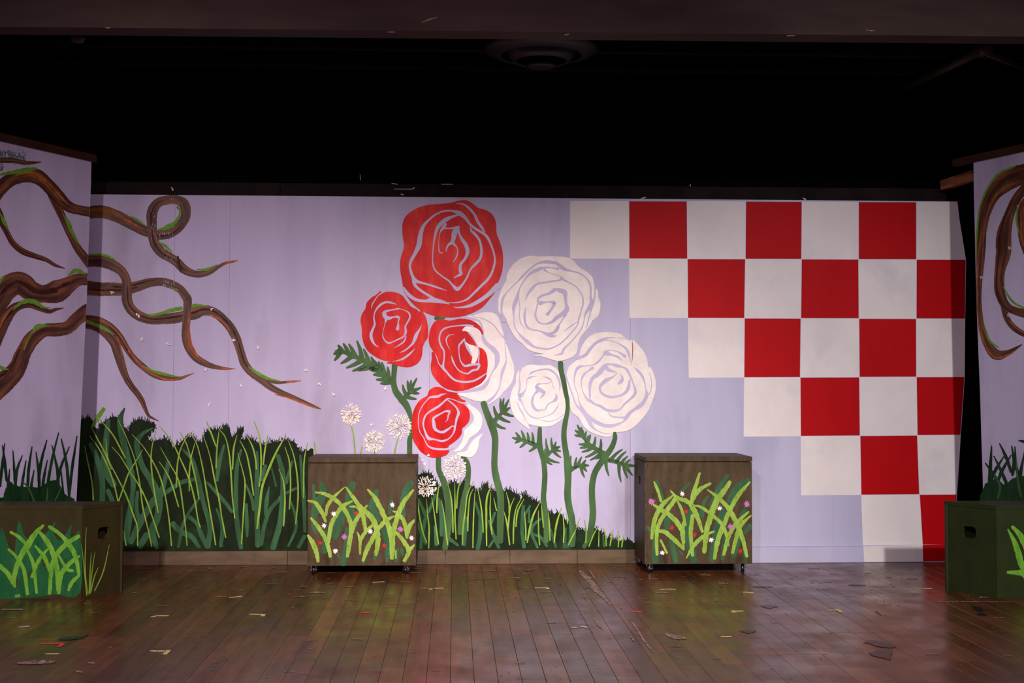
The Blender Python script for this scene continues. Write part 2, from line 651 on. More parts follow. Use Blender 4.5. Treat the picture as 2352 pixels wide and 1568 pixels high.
# ---- black back wall with joined boards, side walls, ceiling
wall = link('wall_back', boxv(-3.7, 4.4, 7.96, 8.06, 0, 2.95), CUBEF, 'deepblack')
tag(wall, 'black painted back wall above the painted backdrop', kind='structure')
xs = [-3.6, at_y(500, 400, D).x, at_y(827, 400, D).x, at_y(1235, 400, D).x, at_y(1830, 400, D).x, 4.3]
for a, b in zip(xs[:-1], xs[1:]):
    V, F = bbox(a+0.002, b-0.002, 7.90, 7.96, 2.30, 2.94, 0.002)
    link('wall_panel', V, F, 'deepblack', wall, local=True)
xs = [-3.6, at_y(640, 430, D).x, at_y(1340, 430, D).x, at_y(2185, 430, D).x]
for a, b in zip(xs[:-1], xs[1:]):
    V, F = bbox(a+0.001, b-0.001, 7.87, 7.955, 2.17, 2.296, 0.002)
    link('wall_board', V, F, 'black', wall, local=True)
tag(link('wall_left', boxv(-3.7, -3.6, 5.0, 7.96, 0, 2.95), CUBEF, 'deepblack'), 'black side wall behind the tree branch flat', kind='structure')
tag(link('wall_right', boxv(4.3, 4.4, 5.0, 7.96, 0, 2.95), CUBEF, 'deepblack'), 'black side wall behind the checkered end', kind='structure')
ceil = tag(link('ceiling', boxv(-3.7, 4.4, 5.98, 8.06, 2.95, 3.05), CUBEF, 'deepblack'), 'black stage ceiling behind the header', kind='structure')
for yy in (6.72, 7.12, 7.55):
    V, F = bbox(-3.6, 4.3, yy, yy+0.03, 2.925, 2.95, 0.003)
    link('ceiling_batten', V, F, 'black', ceil, local=True)

# ---- proscenium header
HY = 5.85
zl = at_y(0, 62, HY).z
zr = at_y(2352, 83, HY).z
V = [(-3.7, HY, zl-(zr-zl)*0.25), (4.4, HY, zr+(zr-zl)*0.25), (4.4, HY+0.132, zr+(zr-zl)*0.25), (-3.7, HY+0.132, zl-(zr-zl)*0.25),
     (-3.7, HY, 3.4), (4.4, HY, 3.4), (4.4, HY+0.132, 3.4), (-3.7, HY+0.132, 3.4)]
hd = tag(link('trim_1', V, CUBEF, 'header'), 'dark brown header beam across the top of the stage', kind='structure')
hdp = Plane((0, HY, 3), (0, -1, 0), hd, 0.0006)
for pts in ([(968, 52, 1.5), (985, 45, 3), (1003, 40, 2.5)], [(1297, 80, 2), (1306, 79, 4)], [(888, 73.5, 1.5), (910, 73.5, 2)],
            [(243, 63.5, 2), (252, 64, 2.5)], [(1990, 69, 2), (2012, 71, 1.2)], [(1808, 82, 1.5), (1825, 82, 1.5)]):
    stroke(hdp, pts, 'scuff', 'paint_chip', hd)

# ---- baseboard in front of the backdrop foot
bb = tag(empty('baseboard_back', (0, D, 0)), 'low baseboard along the foot of the backdrop', kind='structure')
BT = 0.026
BH = at_y(1173, 1263, D-BT).z
bx = [at_y(p, 1290, D-BT).x for p in (60, 367, 660, 1023, 1171, 1326, 1490)]
for a, b in zip(bx[:-1], bx[1:]):
    V, F = bbox(a+0.001, b-0.001, D-BT, D-0.001, 0.0, BH, 0.002)
    link('baseboard_board', V, F, 'baseboard', bb, local=False)
xe = at_y(2186, 1270, D-BT).x
V, F = bbox(bx[-1]+0.001, xe, D-BT, D-0.001, 0.0, BH+0.012, 0.002)
lb = link('baseboard_board', V, F, 'lilacblue', bb, local=False)
bpl = Plane((0, D-BT, 0), (0, -1, 0), bb, 0.0005)
poly(bpl, [(1983, 1254), (2119, 1251), (2120, 1289), (1985, 1290)], 'white', 'painted_square', lb, smooth=False)
poly(bpl, [(2119.5, 1251), (2189, 1249), (2189, 1288), (2120.5, 1289)], 'red', 'painted_square', lb, smooth=False)
wp = Plane((0, 7.87, 0), (0, -1, 0), wall, 0.0005)
for pts in ([(827, 400, 1), (828, 413, 1.6)], [(905, 434, 1), (945, 434, 1.6), (951, 431, 3)], [(900, 421, 1.5), (912, 423, 1.5)],
            [(394, 430, 2), (397, 436, 4)], [(921, 446, 2), (926, 447, 2.5)], [(1015, 423, 1.5), (1040, 423, 1.5)],
            [(1473, 456, 2), (1482, 453, 3)], [(1585, 424, 1.5), (1586, 427, 2)], [(1845, 455, 2), (1850, 458, 4)]):
    stroke(wp, pts, 'tapewhite', 'paint_fleck', wall)

# ================================================================== painted backdrop
bd = tag(empty('painted_backdrop', (0.35, D, 0)), 'wide lilac painted backdrop with roses, twisting branches, grass and red checks', 'backdrop')
ztop = 2.207
TH = 0.012
seams_top = [-2.9, at_y(401, 600, D).x, at_y(526, 760, D).x, at_y(987, 760, D).x, at_y(1448, 760, D).x, at_y(1911, 760, D).x]
for a, b in zip(seams_top[:-1], seams_top[1:]):
    V, F = bbox(a+0.0003, b-0.0003, D, D+TH, 0.002, ztop, 0.0007)
    link('panel', V, F, 'lilacblue' if a > seams_top[3]+0.1 else 'lilac', bd)
# last panel with the shaped right-hand edge
x0 = seams_top[-1]+0.0002
edge = [(2199, 463), (2204, 505), (2211, 548), (2219, 598), (2217, 735), (2216, 865), (2211, 940), (2207, 1000), (2202, 1080), (2198, 1140), (2193, 1220), (2190, 1286)]
ep = [at_y(px, py, D) for px, py in edge]
lp = [(x0, 0.002), (ep[-1].x, 0.002)]+[(p.x, min(p.z, ztop)) for p in reversed(ep[:-1])]+[(x0, ztop)]
lp[-2] = (ep[0].x, ztop)
V, F = slab([lp], (0, D, 0), (1, 0, 0), (0, 0, 1), (0, -1, 0), TH)
link('panel', V, F, 'lilacblue', bd)
BP = Plane((0, D, 0), (0, -1, 0), bd, 0.0004)

# ---- checks
GY = [(462, 465), (593.5, 596), (729.5, 732), (868, 865), (1005.5, 998.5), (1141, 1134.5), (1257, 1250)]
GX = [[1309.5, 1444.5, 1578, 1713, 1842, 1972, 2105, 2199],
      [1309.5, 1445, 1579, 1712, 1841, 1972, 2105, 2218.5],
      [1310, 1446, 1580, 1710, 1839.5, 1973, 2104.5, 2217],
      [1310, 1446, 1582, 1709, 1838, 1974, 2105, 2215.5],
      [1310, 1446, 1582, 1708, 1839, 1975.5, 2107, 2206.5],
      [1310, 1446, 1582, 1708, 1840, 1978, 2112, 2197.5],
      [1310, 1446, 1582, 1708, 1840, 1982, 2119, 2191]]


def gv(r, c):
    x = GX[r][c]
    t = (x-1309)/(2219-1309)
    return (x, GY[r][0]*(1-t)+GY[r][1]*t)


for r in range(6):
    for c in range(r, 7):
        q = [gv(r, c), gv(r, c+1), gv(r+1, c+1), gv(r+1, c)]
        if r == 0:
            q[0] = (q[0][0], q[0][1]-1)
            q[1] = (q[1][0], q[1][1]-1)
        white = (c-r) % 2 == 0
        if c == 6 and r == 0:
            q = [q[0], q[1], (2204, 505), (2211, 548), q[2], q[3]]
        if white:
            poly(BP, q, 'white', 'painted_square', smooth=False)
        else:
            cx = sum(p[0] for p in q)/4
            cy = sum(p[1] for p in q)/4
            q = [(p[0]+(0.8 if p[0] < cx else -0.8), p[1]+(0.8 if p[1] < cy else -0.8)) for p in q]
            poly(BP, q, 'red', 'painted_square', smooth=False)

# ---- branches on the backdrop
B3 = Z(180, 430, 400/2091)
C4 = Z(180, 680, 300/1568)
C5 = Z(380, 600, 380/1655)


def branch(pl, pts, name='painted_branch', hi=True, jit=0.03):
    o = stroke(pl, pts, 'bark', name, jit=jit, sub=8)
    if hi:
        S = cat(pts, sub=4)
        n = len(S)
        for k in range(2):
            a = random.randint(0, max(0, n//2))
            b = min(n-1, a+random.randint(n//4+2, n//2+2))
            side = random.uniform(-0.32, 0.32)
            q = []
            for i in range(a, b, 2):
                t = S[min(i+1, n-1)][:2]-S[max(i-1, 0)][:2]
                t = t/(np.linalg.norm(t)+1e-9)
                nn = np.array((-t[1], t[0]))
                p = S[i][:2]+nn*S[i][2]*side
                ww = S[i][2]*random.uniform(0.1, 0.2)
                q.append((p[0], p[1], ww*(0.3 if i in (a, b-1) else 1)))
            if len(q) > 3:
                stroke(pl, q, random.choice(('barkdark', 'orange', 'barkdark', 'ochre')), 'bark_streak', o, jit=0.25)
    return o


b_c3a = branch(BP, B3([(60, 1200, 180), (250, 1222, 165), (400, 1222, 160), (540, 1222, 150), (700, 1190, 130), (850, 1145, 110), (1000, 1135, 100), (1120, 1165, 105)]))
b_c2 = branch(BP, B3([(70, 880, 150), (250, 880, 150), (400, 930, 130), (520, 1010, 115), (580, 1140, 110), (580, 1290, 115)])[:-1]
              + C4([(580, 10, 125), (600, 100, 125), (660, 185, 125), (760, 250, 118), (880, 282, 112), (1010, 278, 118), (1150, 262, 130), (1280, 235, 125)])
              + C5([(290, 520, 125), (370, 490, 108), (460, 500, 95), (545, 550, 90), (645, 655, 90), (712, 780, 90), (750, 900, 82), (790, 1020, 85), (860, 1110, 80), (960, 1185, 75), (1060, 1262, 65), (1180, 1322, 55), (1300, 1372, 48), (1420, 1424, 38), (1500, 1457, 28), (1558, 1478, 5)]))
stroke(BP, C5([(840, 1075, 40), (920, 1130, 40), (1040, 1192, 35), (1120, 1212, 30), (1220, 1206, 24), (1350, 1195, 10)]), 'bark', 'twig', b_c2, 0.05)
stroke(BP, C5([(1215, 1208, 18), (1290, 1202, 18), (1355, 1195, 6)]), 'orange', 'bark_streak', b_c2, 0.1)
stroke(BP, C5([(440, 530, 12), (520, 565, 20), (590, 620, 18), (640, 690, 8)]), 'orange', 'bark_streak', b_c2, 0.1)
stroke(BP, C5([(1100, 1330, 10), (1250, 1370, 16), (1400, 1430, 16), (1520, 1472, 6)]), 'orange', 'bark_streak', b_c2, 0.1)
b_c3b = branch(BP, B3([(1050, 1140, 95), (1120, 1165, 100), (1220, 1222, 100), (1295, 1320, 108)])
               + C5([(222, 400, 86), (215, 530, 80), (206, 640, 80), (204, 750, 84), (230, 860, 80), (300, 960, 75), (400, 1022, 62), (500, 1056, 45), (600, 1072, 28), (700, 1075, 5)]))
stroke(BP, C5([(240, 690, 8), (262, 830, 16), (320, 940, 12), (345, 970, 4)]), 'orange', 'bark_streak', b_c3b, 0.1)
stroke(BP, C5([(560, 1068, 16), (640, 1074, 14), (695, 1075, 4)]), 'orange', 'bark_streak', b_c3b, 0.1)
b_c4b = branch(BP, C4([(60, 330, 95), (210, 372, 92), (330, 450, 100), (430, 560, 112), (478, 690, 112), (520, 830, 100), (562, 950, 82), (622, 1060, 75), (700, 1160, 70), (762, 1250, 65), (802, 1350, 48), (842, 1430, 35), (900, 1468, 25), (970, 1500, 4)]))
b_c4a = branch(BP, C4([(60, 262, 80), (210, 278, 82), (330, 330, 85), (430, 410, 90), (520, 520, 80), (590, 640, 72), (680, 760, 74), (780, 850, 76), (880, 925, 72), (1000, 975, 66), (1120, 988, 56), (1220, 984, 38), (1300, 956, 24), (1390, 922, 5)]))
stroke(BP, C4([(460, 480, 10), (500, 580, 22), (515, 660, 14), (520, 720, 5)]), 'orange', 'bark_streak', b_c4b, 0.1)
stroke(BP, C4([(600, 660, 12), (720, 790, 24), (850, 900, 22), (1000, 985, 25), (1150, 1000, 20), (1370, 930, 5)]), 'orange', 'bark_streak', b_c4a, 0.12)
b_c1 = branch(BP, B3([(110, 300, 150), (300, 297, 150), (480, 355, 142), (650, 445, 132), (760, 505, 125), (860, 545, 120), (970, 572, 112), (1090, 556, 110), (1205, 480, 112), (1288, 345, 115), (1272, 205, 122), (1185, 148, 108)]))
b_c1b = branch(BP, B3([(1215, 165, 112), (1150, 145, 108), (1070, 152, 108), (960, 185, 112), (890, 285, 130), (880, 420, 122), (890, 560, 112), (920, 680, 120), (1000, 782, 120), (1100, 842, 112), (1190, 905, 108), (1262, 980, 108), (1360, 1030, 88), (1470, 1042, 78), (1580, 1012, 68), (1680, 955, 45), (1760, 912, 34), (1850, 892, 26), (1920, 878, 5)]))
stroke(BP, B3([(150, 275, 40), (300, 272, 60), (430, 300, 50), (540, 360, 20)]), 'ochre', 'bark_streak', b_c1, 0.15)
stroke(BP, B3([(1770, 908, 22), (1850, 892, 20), (1915, 879, 5)]), 'orange', 'bark_streak', b_c1b, 0.1)
stroke(BP, B3([(1195, 830, 20), (1212, 930, 34), (1232, 1010, 14)]), 'barkdark', 'bark_streak', b_c1b, 0.1)
# worn vertical scratches where the paint has rubbed off
st = []
for x0_, x1_, y0_, y1_, n_ in ((1010, 1180, 1095, 1250, 26), (1010, 1170, 720, 900, 26), (860, 960, 260, 620, 20), (960, 1200, 530, 610, 22), (1090, 1210, 90, 230, 16)):
    for k in range(n_):
        x, y = random.uniform(x0_, x1_), random.uniform(y0_, y1_)
        ll = random.uniform(8, 32)
        st.append(B3([(x, y, 2.5), (x+random.uniform(-1, 1), y+ll, 3.5)]))
many(BP, st, 'lilac', 'paint_scratch', b_c1b)
# moss on the branches
for par, T, lst in ((b_c1, B3, [[(630, 345, 8), (715, 396, 28), (815, 466, 8)], [(940, 505, 14), (1020, 498, 36), (1085, 468, 60), (1145, 440, 46), (1205, 355, 26), (1222, 285, 26), (1190, 238, 30)],
                                [(960, 652, 12), (1040, 702, 34), (1125, 775, 12)], [(1420, 985, 10), (1540, 985, 30), (1665, 930, 12)]]),
                    (b_c2, B3, [[(110, 812, 10), (270, 808, 28), (395, 846, 24), (478, 902, 8)]]),
                    (b_c2, C4, [[(800, 208, 10), (880, 226, 28), (1000, 206, 38), (1130, 165, 46), (1235, 148, 46)], [(1375, 115, 44), (1450, 106, 28), (1560, 125, 8)]]),
                    (b_c4a, C4, [[(80, 300, 26), (210, 342, 42), (320, 392, 36), (425, 458, 10)], [(785, 838, 8), (880, 892, 26), (1000, 928, 36), (1120, 956, 28), (1205, 966, 10)]]),
                    (b_c2, C5, [[(830, 1050, 8), (920, 1118, 34), (1020, 1168, 28), (1160, 1202, 8)]]),
                    (b_c3b, C5, [[(40, 255, 8), (90, 275, 16), (135, 292, 6)]])):
    for s in lst:
        stroke(BP, T(s), 'moss', 'moss_patch', par, 0.18, sub=8)

# ---- grass on the backdrop
G2 = Z(180, 920, 320/1224)
G3 = Z(440, 920, 320/1224)
S2 = Z(930, 900, 300/1147)
S3 = Z(1160, 920, 320/1287)
S1 = Z(740, 760, 260/1359)
gtop = [(150, 975), (186, 966), (205, 958), (222, 985), (232, 975), (258, 958), (276, 962), (292, 990), (304, 972), (322, 965), (350, 972), (357, 980), (336, 1008), (345, 1014), (376, 1008), (390, 1014), (398, 1030), (408, 1022), (425, 1008), (440, 1004), (452, 1018), (466, 1012), (472, 996), (486, 988), (500, 986), (510, 990), (516, 976), (526, 986), (533, 1010), (540, 1000), (552, 984), (558, 988), (549, 1015), (566, 1008), (580, 1012), (598, 1022), (630, 1016), (655, 1011), (678, 1016), (686, 1036), (706, 1034), (722, 1050), (722, 1266), (150, 1266)]
gl = poly(BP, gtop, 'grassdark', 'painted_grass', smooth=True, jit=1.5, sub=8)
gtop2 = [(940, 1095), (966, 1090), (984, 1086), (998, 1100), (1010, 1122), (1032, 1112), (1045, 1106), (1060, 1118), (1066, 1104), (1072, 1124), (1084, 1116), (1098, 1132), (1112, 1112), (1120, 1115), (1132, 1128), (1152, 1132), (1166, 1124), (1186, 1136), (1196, 1146), (1206, 1136), (1222, 1146), (1240, 1156), (1262, 1180), (1285, 1178), (1304, 1200), (1330, 1216), (1350, 1222), (1372, 1214), (1392, 1234), (1425, 1240), (1445, 1240), (1462, 1250), (1485, 1256), (1485, 1266), (940, 1266)]
gr = poly(BP, gtop2, 'grassdark', 'painted_grass', smooth=True, jit=1.5, sub=8)


def bristles(pl, top, m, parent, n, up=(6, 16), lean=6):
    st = []
    for _ in range(n):
        i = random.randint(0, len(top)-2)
        t = random.random()
        x = top[i][0]*(1-t)+top[i+1][0]*t
        y = top[i][1]*(1-t)+top[i+1][1]*t
        h = random.uniform(*up)*random.random()
        l = random.uniform(-lean, lean)
        st.append([(x+random.uniform(-3, 3), y+random.uniform(0, 5), 2.2), (x+l*0.5, y-h*0.5, 1.5), (x+l, y-h, 0.6)])
    return many(pl, st, m, 'dry_brush_bristle', parent, 0.1, 2)


bristles(BP, gtop[1:-3], 'grassdark', gl, 520)
bristles(BP, gtop2[1:-4], 'grassdark', gr, 420)
# mid-green strokes
MID2 = [[(110, 380, 38), (180, 560, 48), (210, 720, 50), (210, 880, 45)], [(262, 175, 40), (240, 400, 58), (232, 600, 64), (310, 735, 60)],
        [(405, 66, 12), (368, 165, 50), (388, 330, 56), (440, 520, 50), (480, 700, 45), (472, 860, 42), (440, 1060, 60), (420, 1220, 50)],
        [(655, 240, 10), (565, 290, 34), (515, 380, 50), (560, 570, 50), (640, 700, 60), (700, 850, 78), (700, 1000, 60), (650, 1150, 66), (690, 1290, 36)],
        [(665, 870, 56), (560, 1040, 60), (460, 1240, 50)], [(790, 540, 38), (760, 700, 40), (720, 830, 56)], [(1010, 690, 36), (900, 720, 40), (770, 805, 38)],
        [(830, 1080, 50), (900, 1150, 50), (990, 1190, 45), (1060, 1285, 30)], [(920, 430, 18), (1000, 520, 34), (1050, 680, 40), (1100, 900, 40), (1155, 1100, 42), (1140, 1280, 46)],
        [(960, 1010, 38), (1040, 1080, 30), (1080, 1180, 40), (1132, 1285, 38)], [(1060, 860, 22), (960, 1000, 25), (910, 1120, 30), (880, 1280, 30)],
        [(260, 790, 40), (300, 880, 40)], [(600, 1180, 60), (540, 1280, 50)], [(520, 800, 26), (510, 950, 36), (540, 1060, 40)]]
MID3 = [[(435, 430, 16), (402, 560, 34), (390, 760, 38), (390, 960, 40), (410, 1150, 45), (435, 1290, 38)], [(575, 450, 22), (575, 700, 44), (575, 960, 45), (582, 1270, 50)],
        [(650, 570, 30), (612, 690, 40)], [(760, 485, 38), (800, 640, 45), (802, 840, 45), (775, 1080, 50), (715, 1290, 52)], [(775, 860, 32), (690, 960, 34), (638, 1100, 34), (612, 1260, 34)],
        [(920, 770, 24), (830, 810, 24), (775, 850, 28)], [(480, 740, 16), (530, 860, 30), (545, 960, 24)], [(480, 910, 26), (485, 1080, 34), (488, 1190, 22)], [(682, 755, 10), (660, 880, 38), (650, 1000, 26)],
        [(870, 880, 14), (910, 1000, 24), (915, 1130, 26), (850, 1275, 20)], [(992, 1190, 34), (940, 1285, 34)], [(955, 480, 18), (975, 700, 34), (990, 950, 34), (995, 1150, 24)],
        [(140, 720, 22), (240, 830, 34), (300, 900, 34), (355, 975, 28)], [(220, 950, 16), (270, 1100, 34), (258, 1275, 34)], [(285, 390, 20), (240, 560, 40), (225, 700, 28)], [(885, 530, 16), (830, 720, 34)], [(700, 580, 14), (742, 750, 18)]]
for T, lst in ((G2, MID2), (G3, MID3)):
    for s in lst:
        stroke(BP, T(s), 'grassmid', 'grass_blade', gl, 0.04)
stroke(BP, G2([(222, 72, 34), (170, 150, 36), (125, 222, 22)]), 'moss', 'grass_blade', gl, 0.12)
LT2 = [[(115, 230), (170, 340), (240, 470), (290, 600)], [(100, 310), (180, 420), (260, 580), (310, 720), (348, 880)], [(145, 120), (230, 210), (310, 310), (390, 460), (412, 505)],
       [(240, 330), (260, 500), (340, 670), (420, 830), (490, 1020), (520, 1120), (520, 1270)], [(295, 405), (370, 490), (450, 620), (530, 740), (600, 880), (660, 1050), (710, 1200)],
       [(345, 160), (430, 340), (500, 530), (540, 740), (565, 930), (610, 1120), (645, 1280)], [(565, 430), (500, 540), (440, 640), (390, 780), (355, 880)],
       [(470, 295), (560, 390), (640, 510), (710, 650), (760, 820), (795, 1030), (818, 1270)], [(680, 260), (645, 420), (640, 560), (665, 780), (700, 980)], [(710, 535), (780, 640), (830, 760), (880, 930)],
       [(720, 410), (800, 550), (880, 700), (915, 900), (940, 1100), (955, 1270)], [(710, 220), (770, 290), (830, 370), (900, 520), (970, 680), (1020, 860), (1050, 1040), (1070, 1110)],
       [(890, 275), (950, 380), (1000, 560), (1040, 740), (1060, 860)], [(970, 285), (900, 420), (870, 560), (860, 760)], [(1025, 370), (990, 500), (975, 640), (975, 790)],
       [(975, 275), (1040, 380), (1090, 580), (1120, 760), (1155, 960), (1185, 1130), (1205, 1265)], [(55, 400), (90, 570), (120, 720), (130, 870)], [(400, 1150), (420, 1270)]]
LT3 = [[(105, 310), (160, 480), (200, 680), (240, 860), (265, 1020), (300, 1200)], [(130, 180), (170, 280), (215, 400)], [(240, 270), (225, 400), (215, 590)],
       [(235, 240), (300, 330), (335, 500), (350, 700), (360, 860), (380, 1030)], [(400, 300), (370, 420), (360, 600)], [(405, 460), (450, 620), (470, 730), (460, 920), (450, 1080), (440, 1255)],
       [(425, 350), (480, 460), (515, 620), (545, 830)], [(475, 295), (530, 390), (560, 500), (570, 600)], [(548, 180), (590, 290), (608, 420), (610, 600), (595, 750)], [(670, 300), (645, 430), (630, 560)],
       [(815, 325, 8), (740, 460, 18), (670, 620, 20), (620, 760, 20), (600, 930, 20), (575, 1120, 14)], [(820, 405), (860, 540), (870, 740), (860, 950)], [(850, 350), (900, 490), (930, 680), (935, 860), (915, 1080)],
       [(765, 600), (805, 700), (820, 850), (815, 1000), (808, 1100)], [(1018, 370), (990, 520), (985, 700), (985, 850)], [(1078, 360), (1086, 420), (1092, 480)]]
blades(BP, G2, LT2, 'grasslight', 13, parent=gl)
blades(BP, G3, LT3, 'grasslight', 14, parent=gl)
MIDS2 = [[(200, 1040, 30), (160, 1200, 32), (140, 1370, 28)], [(660, 1110, 28), (660, 1250, 38), (640, 1375, 34)], [(740, 1130, 20), (780, 1260, 30), (825, 1365, 28)], [(1040, 1000, 28), (1030, 1200, 34), (1045, 1360, 28)],
         [(120, 940, 24), (185, 1090, 34)], [(270, 900, 26), (210, 1050, 28)], [(620, 970, 20), (665, 1110, 28)], [(300, 940, 26), (325, 1100, 44), (330, 1250, 50)], [(380, 1280, 36), (465, 1345, 22)], [(540, 1100, 30), (520, 1340, 34)],
         [(265, 1180, 26), (275, 1340, 30)], [(1100, 1000, 18), (1050, 1080, 24)], [(790, 1060, 20), (760, 1150, 24)], [(110, 1150, 26), (180, 1330, 26)], [(800, 1270, 20), (740, 1360, 20)]]
MIDS3 = [[(165, 1010, 26), (160, 1200, 34), (175, 1350, 34)], [(330, 1090, 22), (262, 1150, 30), (246, 1220, 30), (300, 1355, 24)], [(250, 1230, 22), (330, 1262, 30), (385, 1340, 28)], [(420, 1190, 24), (470, 1350, 28)],
         [(555, 1180, 28), (550, 1350, 34)], [(225, 1000, 16), (220, 1120, 24)], [(640, 1180, 30), (580, 1350, 30)], [(905, 1240, 14), (915, 1345, 22)]]
for T, lst in ((S2, MIDS2), (S3, MIDS3)):
    for s in lst:
        stroke(BP, T(s), 'grassmid', 'grass_blade', gr, 0.04)

# ---- roses
R1 = Z(900, 440, 280/1463)
R2 = Z(810, 650, 200/1493)
R3 = Z(970, 700, 230/1503)
R4 = Z(930, 870, 200/1568)
R5 = Z(1130, 570, 270/1568)
R6 = Z(1160, 820, 160/1394)
R7 = Z(1290, 750, 230/1387)


def rose(T, outline, gaps, m, parent=None, name='painted_rose', g=None):
    g = g or (1.12 if m == 'rosewhite' else 1.04)
    o = poly(BP, T(outline), m, name, parent, sub=6) if outline else parent
    for s in gaps:
        stroke(BP, T([(p[0], p[1], p[2]*g) for p in s]), 'lilac', 'petal_line', o, sub=7)
    return o


def stem(T, pts, name='painted_stem', parent=None):
    return stroke(BP, T(pts), 'stem', name, parent, 0.02)


# stems behind the red roses first
st1 = stem(S1, [(872, 400, 70), (862, 520, 62), (858, 620, 66), (882, 720, 76), (940, 800, 80), (1000, 875, 82), (1040, 955, 66), (1064, 1040, 48), (1085, 1120, 40), (1075, 1210, 44), (1052, 1300, 60), (1050, 1390, 62), (1050, 1560, 62)])
spray(BP, S1, [(830, 605), (730, 510), (610, 415), (480, 345), (350, 285), (230, 245), (165, 240)],
      [(785, 425), (715, 370), (675, 360), (625, 350), (585, 305), (495, 210), (415, 110), (317, 150), (252, 145), (187, 165), (695, 630), (645, 582), (610, 520), (565, 460), (525, 445), (428, 475), (360, 480), (285, 442), (220, 390), (145, 355), (135, 277)], 72, 'stem', 'leaf_sprig', st1)
spray(BP, S1, [(950, 840), (1000, 790), (1050, 735), (1085, 700)], [(965, 640), (1025, 590), (1070, 585), (1138, 562), (1190, 675), (1170, 748), (1135, 815)], 60, 'stem', 'leaf_sprig', st1)
stem(R1, [(525, 1515, 40), (580, 1515, 55), (630, 1508, 30)])
st4a = stem(S2, [(296, 540, 45), (298, 680, 46), (338, 780, 55), (370, 900, 60), (386, 1050, 60), (380, 1200, 56), (352, 1370, 50)])
st4b = stem(S2, [(505, 565, 30), (545, 615, 44), (557, 700, 46), (546, 820, 46), (512, 960, 46), (492, 1100, 46), (482, 1240, 40)])
# big red rose
rose(R1, [(800, 110), (880, 100), (960, 135), (1040, 195), (1130, 220), (1210, 280), (1250, 370), (1258, 500), (1300, 610), (1332, 740), (1332, 900), (1300, 1030), (1245, 1150), (1240, 1200), (1180, 1280), (1080, 1390), (960, 1455), (820, 1498), (640, 1505), (480, 1480), (330, 1410), (230, 1320), (150, 1200), (125, 1080), (100, 930), (105, 800), (146, 660), (130, 520), (130, 380), (180, 280), (300, 200), (430, 160), (600, 145), (700, 135)], [
    [(140, 1150, 20), (200, 1235, 40), (290, 1295, 36), (400, 1312, 30), (480, 1300, 58), (560, 1312, 48), (640, 1330, 26), (690, 1348, 6)],
    [(1270, 1130, 70), (1160, 1232, 48), (1050, 1310, 44), (930, 1370, 34), (800, 1390, 14), (740, 1384, 5)],
    [(870, 300, 40), (810, 258, 52), (720, 230, 22), (620, 234, 20), (520, 278, 22), (430, 352, 28), (370, 430, 40), (340, 540, 54), (325, 640, 58), (280, 740, 42), (235, 820, 34), (217, 885, 28), (228, 955, 30), (252, 1020, 34), (290, 1070, 40), (340, 1088, 28), (430, 1112, 22), (540, 1147, 22), (655, 1185, 5)],
    [(255, 1030, 30), (268, 1100, 36), (305, 1152, 30), (380, 1207, 28), (460, 1257, 30), (500, 1290, 45)],
    [(770, 140, 5), (860, 152, 20), (930, 202, 28), (990, 272, 28), (1032, 362, 30), (1082, 432, 28), (1115, 485, 12)],
    [(820, 265, 50), (880, 312, 36), (932, 382, 26), (1000, 442, 30), (1100, 502, 28), (1150, 552, 30), (1192, 642, 22), (1226, 742, 20), (1236, 832, 22), (1215, 932, 25), (1160, 1042, 28), (1060, 1142, 28), (980, 1222, 25), (900, 1292, 20), (800, 1327, 14), (700, 1332, 10), (650, 1332, 6)],
    [(810, 275, 16), (720, 302, 30), (640, 342, 50), (572, 402, 44), (530, 482, 30), (505, 602, 18), (493, 722, 12), (490, 852, 14), (520, 942, 18), (600, 1012, 16), (680, 1067, 20), (730, 1122, 26), (785, 1168, 44), (840, 1122, 26), (900, 1032, 20), (945, 932, 20), (1000, 872, 30), (1060, 802, 28), (1075, 702, 28), (1055, 592, 26), (1000, 512, 30), (955, 470, 26), (940, 415, 5)],
    [(645, 390, 30), (610, 440, 34), (580, 490, 10), (566, 560, 6), (562, 640, 8), (572, 722, 12), (610, 735, 8)],
    [(615, 436, 22), (690, 441, 12), (750, 434, 26), (800, 425, 30)],
    [(768, 448, 56), (752, 500, 62), (738, 570, 48), (718, 612, 40), (680, 637, 25), (656, 682, 16), (652, 715, 10)],
    [(735, 618, 34), (780, 672, 12), (790, 732, 14), (770, 792, 14), (735, 845, 6)],
    [(790, 450, 40), (808, 505, 26), (842, 572, 34), (890, 642, 44), (908, 722, 42), (880, 802, 30), (826, 872, 30), (820, 942, 34), (828, 985, 38), (780, 1015, 20), (740, 1035, 5)]], 'rosered')
